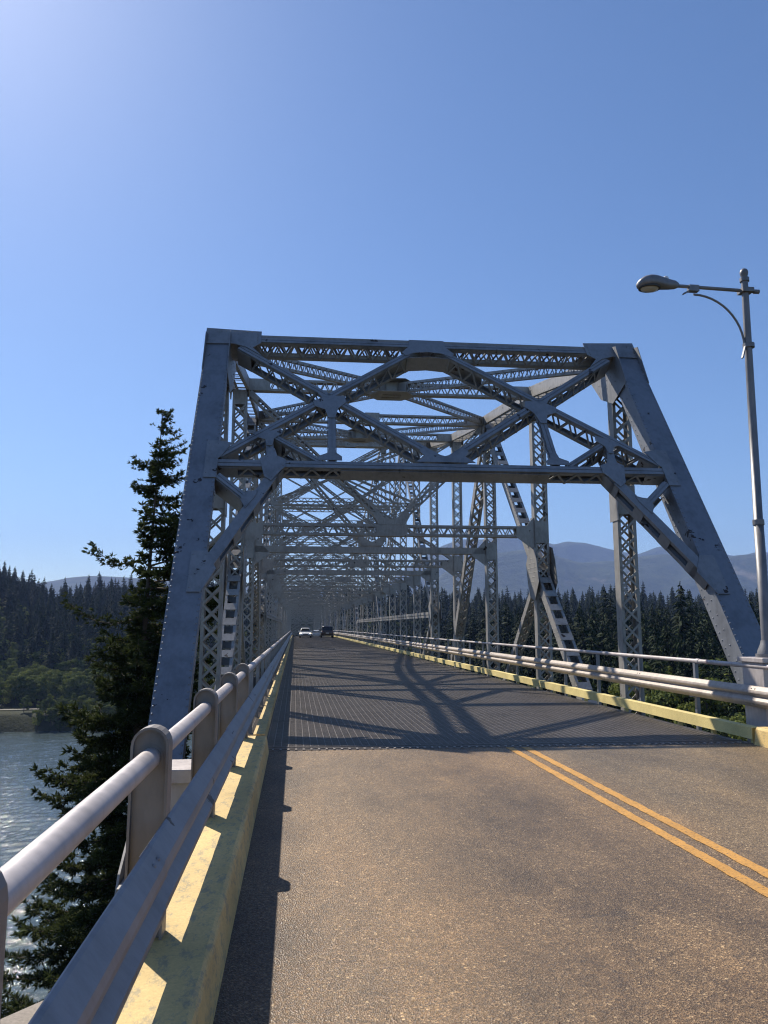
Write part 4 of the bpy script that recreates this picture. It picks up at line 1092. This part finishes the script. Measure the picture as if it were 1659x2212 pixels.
# the big wind-shaped fir beside the left end post
def hero_fir():
    bx, by, top, bot = -6.7, 36.0, 11.6, -24.0
    zg = float(Hland(bx, by)); zg = min(zg, -20)
    root = empty('fir_tree', (bx, by, zg)); tag(root, 'tall dark wind-shaped fir rising beside the left end post', 'tree')
    rr = random.Random(5)
    def tx(z):
        f = (z-zg)/(top-zg); return Vector((bx-.5+.95*f**3, by+.25*math.sin(f*5), z))
    mb = MB(); n = 24; mb.tube([tx(zg+(top-zg)*k/n) for k in range(n+1)], [max(.015, .52*(1-k/n)**.9) for k in range(n+1)], 12)
    tr = mb.build('trunk', M['bark']); tr.parent = root; tr.matrix_parent_inverse = Matrix.Translation(-Vector(root.location))
    V = []; F = []
    lim = MB()
    def clump(c, d, sz):
        for _ in range(10):
            dd = (d+Vector((rr.gauss(0,.55), rr.gauss(0,.55), rr.gauss(0,.42)))).normalized()
            s = dd.cross(Vector((rr.gauss(0,1), rr.gauss(0,1), rr.gauss(0,1)))).normalized()
            L = sz*rr.uniform(.45, .95)*min(1, .55+max(0, top-c[2])*.09); wv = L*.125; o = len(V)
            V.extend([tuple(c), tuple(c+dd*L*.45+s*wv), tuple(c+dd*L), tuple(c+dd*L*.45-s*wv)]); F.append((o, o+1, o+2, o+3))
    z = top-.1; lev = 0
    while z > zg+3:
        dpt = top-z
        base = min(6.2, .14+dpt*(.19+.008*dpt)) if dpt < 10 else min(6.0, 2.9+(dpt-10)*.16)
        m = 2 if dpt < 1.6 else (4 if dpt < 6 else (5 if dpt < 10 else 8))
        for b in range(m):
            a = rr.uniform(0, 2*math.pi); d = Vector((math.cos(a), math.sin(a), 0))
            left = max(0, -d.x)
            if dpt < 10 and rr.random() < .14: continue
            if dpt < 9 and left > .5 and rr.random() < .5: continue
            wind = 1.0
            if dpt < 10.5: wind = 1.0+.75*max(0,d.x)-.8*left
            elif dpt < 13: wind = 1.0-.35*left
            L = base*wind*rr.choice([.55, .8, .95, 1.1, 1.25])
            if dpt > 9: L *= .78
            if d.x > 0: L = min(L, 3.9/max(d.x, .3))
            if L < .2: L = .25
            up0 = rr.uniform(.0, .35) if dpt < 8 else rr.uniform(-.15, .2)
            p0 = tx(z+rr.uniform(-.2, .2)); pts = [p0]; nseg = max(3, int(L/.35)); droop = rr.uniform(.10, .28)
            side = Vector((-d.y, d.x, 0)); swing = rr.uniform(-.25, .25)
            for j in range(1, nseg+1):
                t = j/nseg; pts.append(p0+d*L*t+side*swing*L*t*t+Vector((0,0,L*(up0*t-droop*t*t*(1.25-t)*1.6+.16*t**4))))
            lim.tube(pts, [max(.008, .045*(L/5)*(1-j/nseg)+.010) for j in range(nseg+1)], 4, False)
            for j in range(nseg):
                t = (j+.5)/nseg
                if t < .16 and dpt > 4: continue
                c0 = pts[j]; dv = (pts[j+1]-pts[j])
                dens = 2 if rr.random() < .9 else 0
                for q in range(dens):
                    for s in (-1, 1):
                        c = c0+dv*rr.random(); tl = min(1.25, .28+L*.20)*(1-t*.62)*rr.uniform(.5, 1.2)
                        td = (side*s*.9+d*.55+Vector((0,0,rr.uniform(-.28, .10)))).normalized()
                        nk = max(1, int(tl/.14))
                        for k in range(nk):
                            cc = c+td*(tl*(k+.3)/nk)+Vector((0,0,-.06*(k/nk)))
                            clump(cc, (td+Vector((0,0,rr.uniform(-.1, .5)))).normalized(), .36)
                clump(c0+dv*.5, dv.normalized(), .30)
            clump(pts[-1], (dv.normalized()+Vector((0,0,.4))).normalized(), .42)
        z -= (.30 if dpt < 3 else .38) if dpt < 14 else .48
        lev += 1
    for q in range(26):
        clump(tx(top-1.2+1.25*q/26)+Vector((.45*(q/26)**2, 0, 0)), Vector((.6, 0, 1)).normalized(), .34)
    # tufts hugging the trunk
    for _ in range(520):
        zz = rr.uniform(zg+4, top-.4); c = tx(zz)+Vector((rr.gauss(0,.35), rr.gauss(0,.35), 0)); clump(c, Vector((rr.gauss(0,1), rr.gauss(0,1), rr.uniform(-.2,.6))).normalized(), .36)
    # the long lone bough pointing left
    p0 = tx(4.7)
    for hh, LL, yy in ((4.75, 2.5, -.2), (2.2, 3.3, -.4), (9.0, 1.0, 0), (7.9, .95, -.1)):
        p0 = tx(hh); d = Vector((-1, yy, 0)).normalized(); side = Vector((-d.y, d.x, 0)); nseg = 12
        pts = [p0+d*LL*(j/nseg)+Vector((0,0,LL*(-.20*math.sin(j/nseg*2.6)+.26*(j/nseg)**2))) for j in range(nseg+1)]
        lim.tube(pts, [.04*(1-j/nseg)+.01 for j in range(nseg+1)], 5, False)
        for j in range(1, nseg+1):
            for _ in range(int(7)):
                c = pts[j]+Vector((rr.gauss(0,.14), rr.gauss(0,.2), rr.gauss(0,.12))); clump(c, (d+Vector((0, rr.gauss(0,.8), rr.uniform(-.3,.8)))).normalized(), .30)
    lb = lim.build('limbs', M['bark']); lb.parent = root; lb.matrix_parent_inverse = Matrix.Translation(-Vector(root.location))
    me = tree_mesh('crown', V, F, [M['fir']]); o = bpy.data.objects.new('crown', me); COL.objects.link(o); o.parent = root; o.matrix_parent_inverse = Matrix.Translation(-Vector(root.location))
hero_fir()

# ------------------------------------------------------------------ air
mb = MB(); mb.box(-7500, 9000, -1400, 9000, -63, 1050)
hz = mb.build('haze', mat('unused_surface', (1,1,1))); hz['kind'] = 'stuff'
m = bpy.data.materials.new('haze_air'); m.use_nodes = True; t = m.node_tree; t.nodes.clear()
out = t.nodes.new('ShaderNodeOutputMaterial'); pv = t.nodes.new('ShaderNodeVolumePrincipled')
pv.inputs['Color'].default_value = (.37, .54, 1, 1); pv.inputs['Density'].default_value = 0.85e-4; pv.inputs['Anisotropy'].default_value = .1
t.links.new(pv.outputs[0], out.inputs['Volume'])
hz.data.materials.clear(); hz.data.materials.append(m)
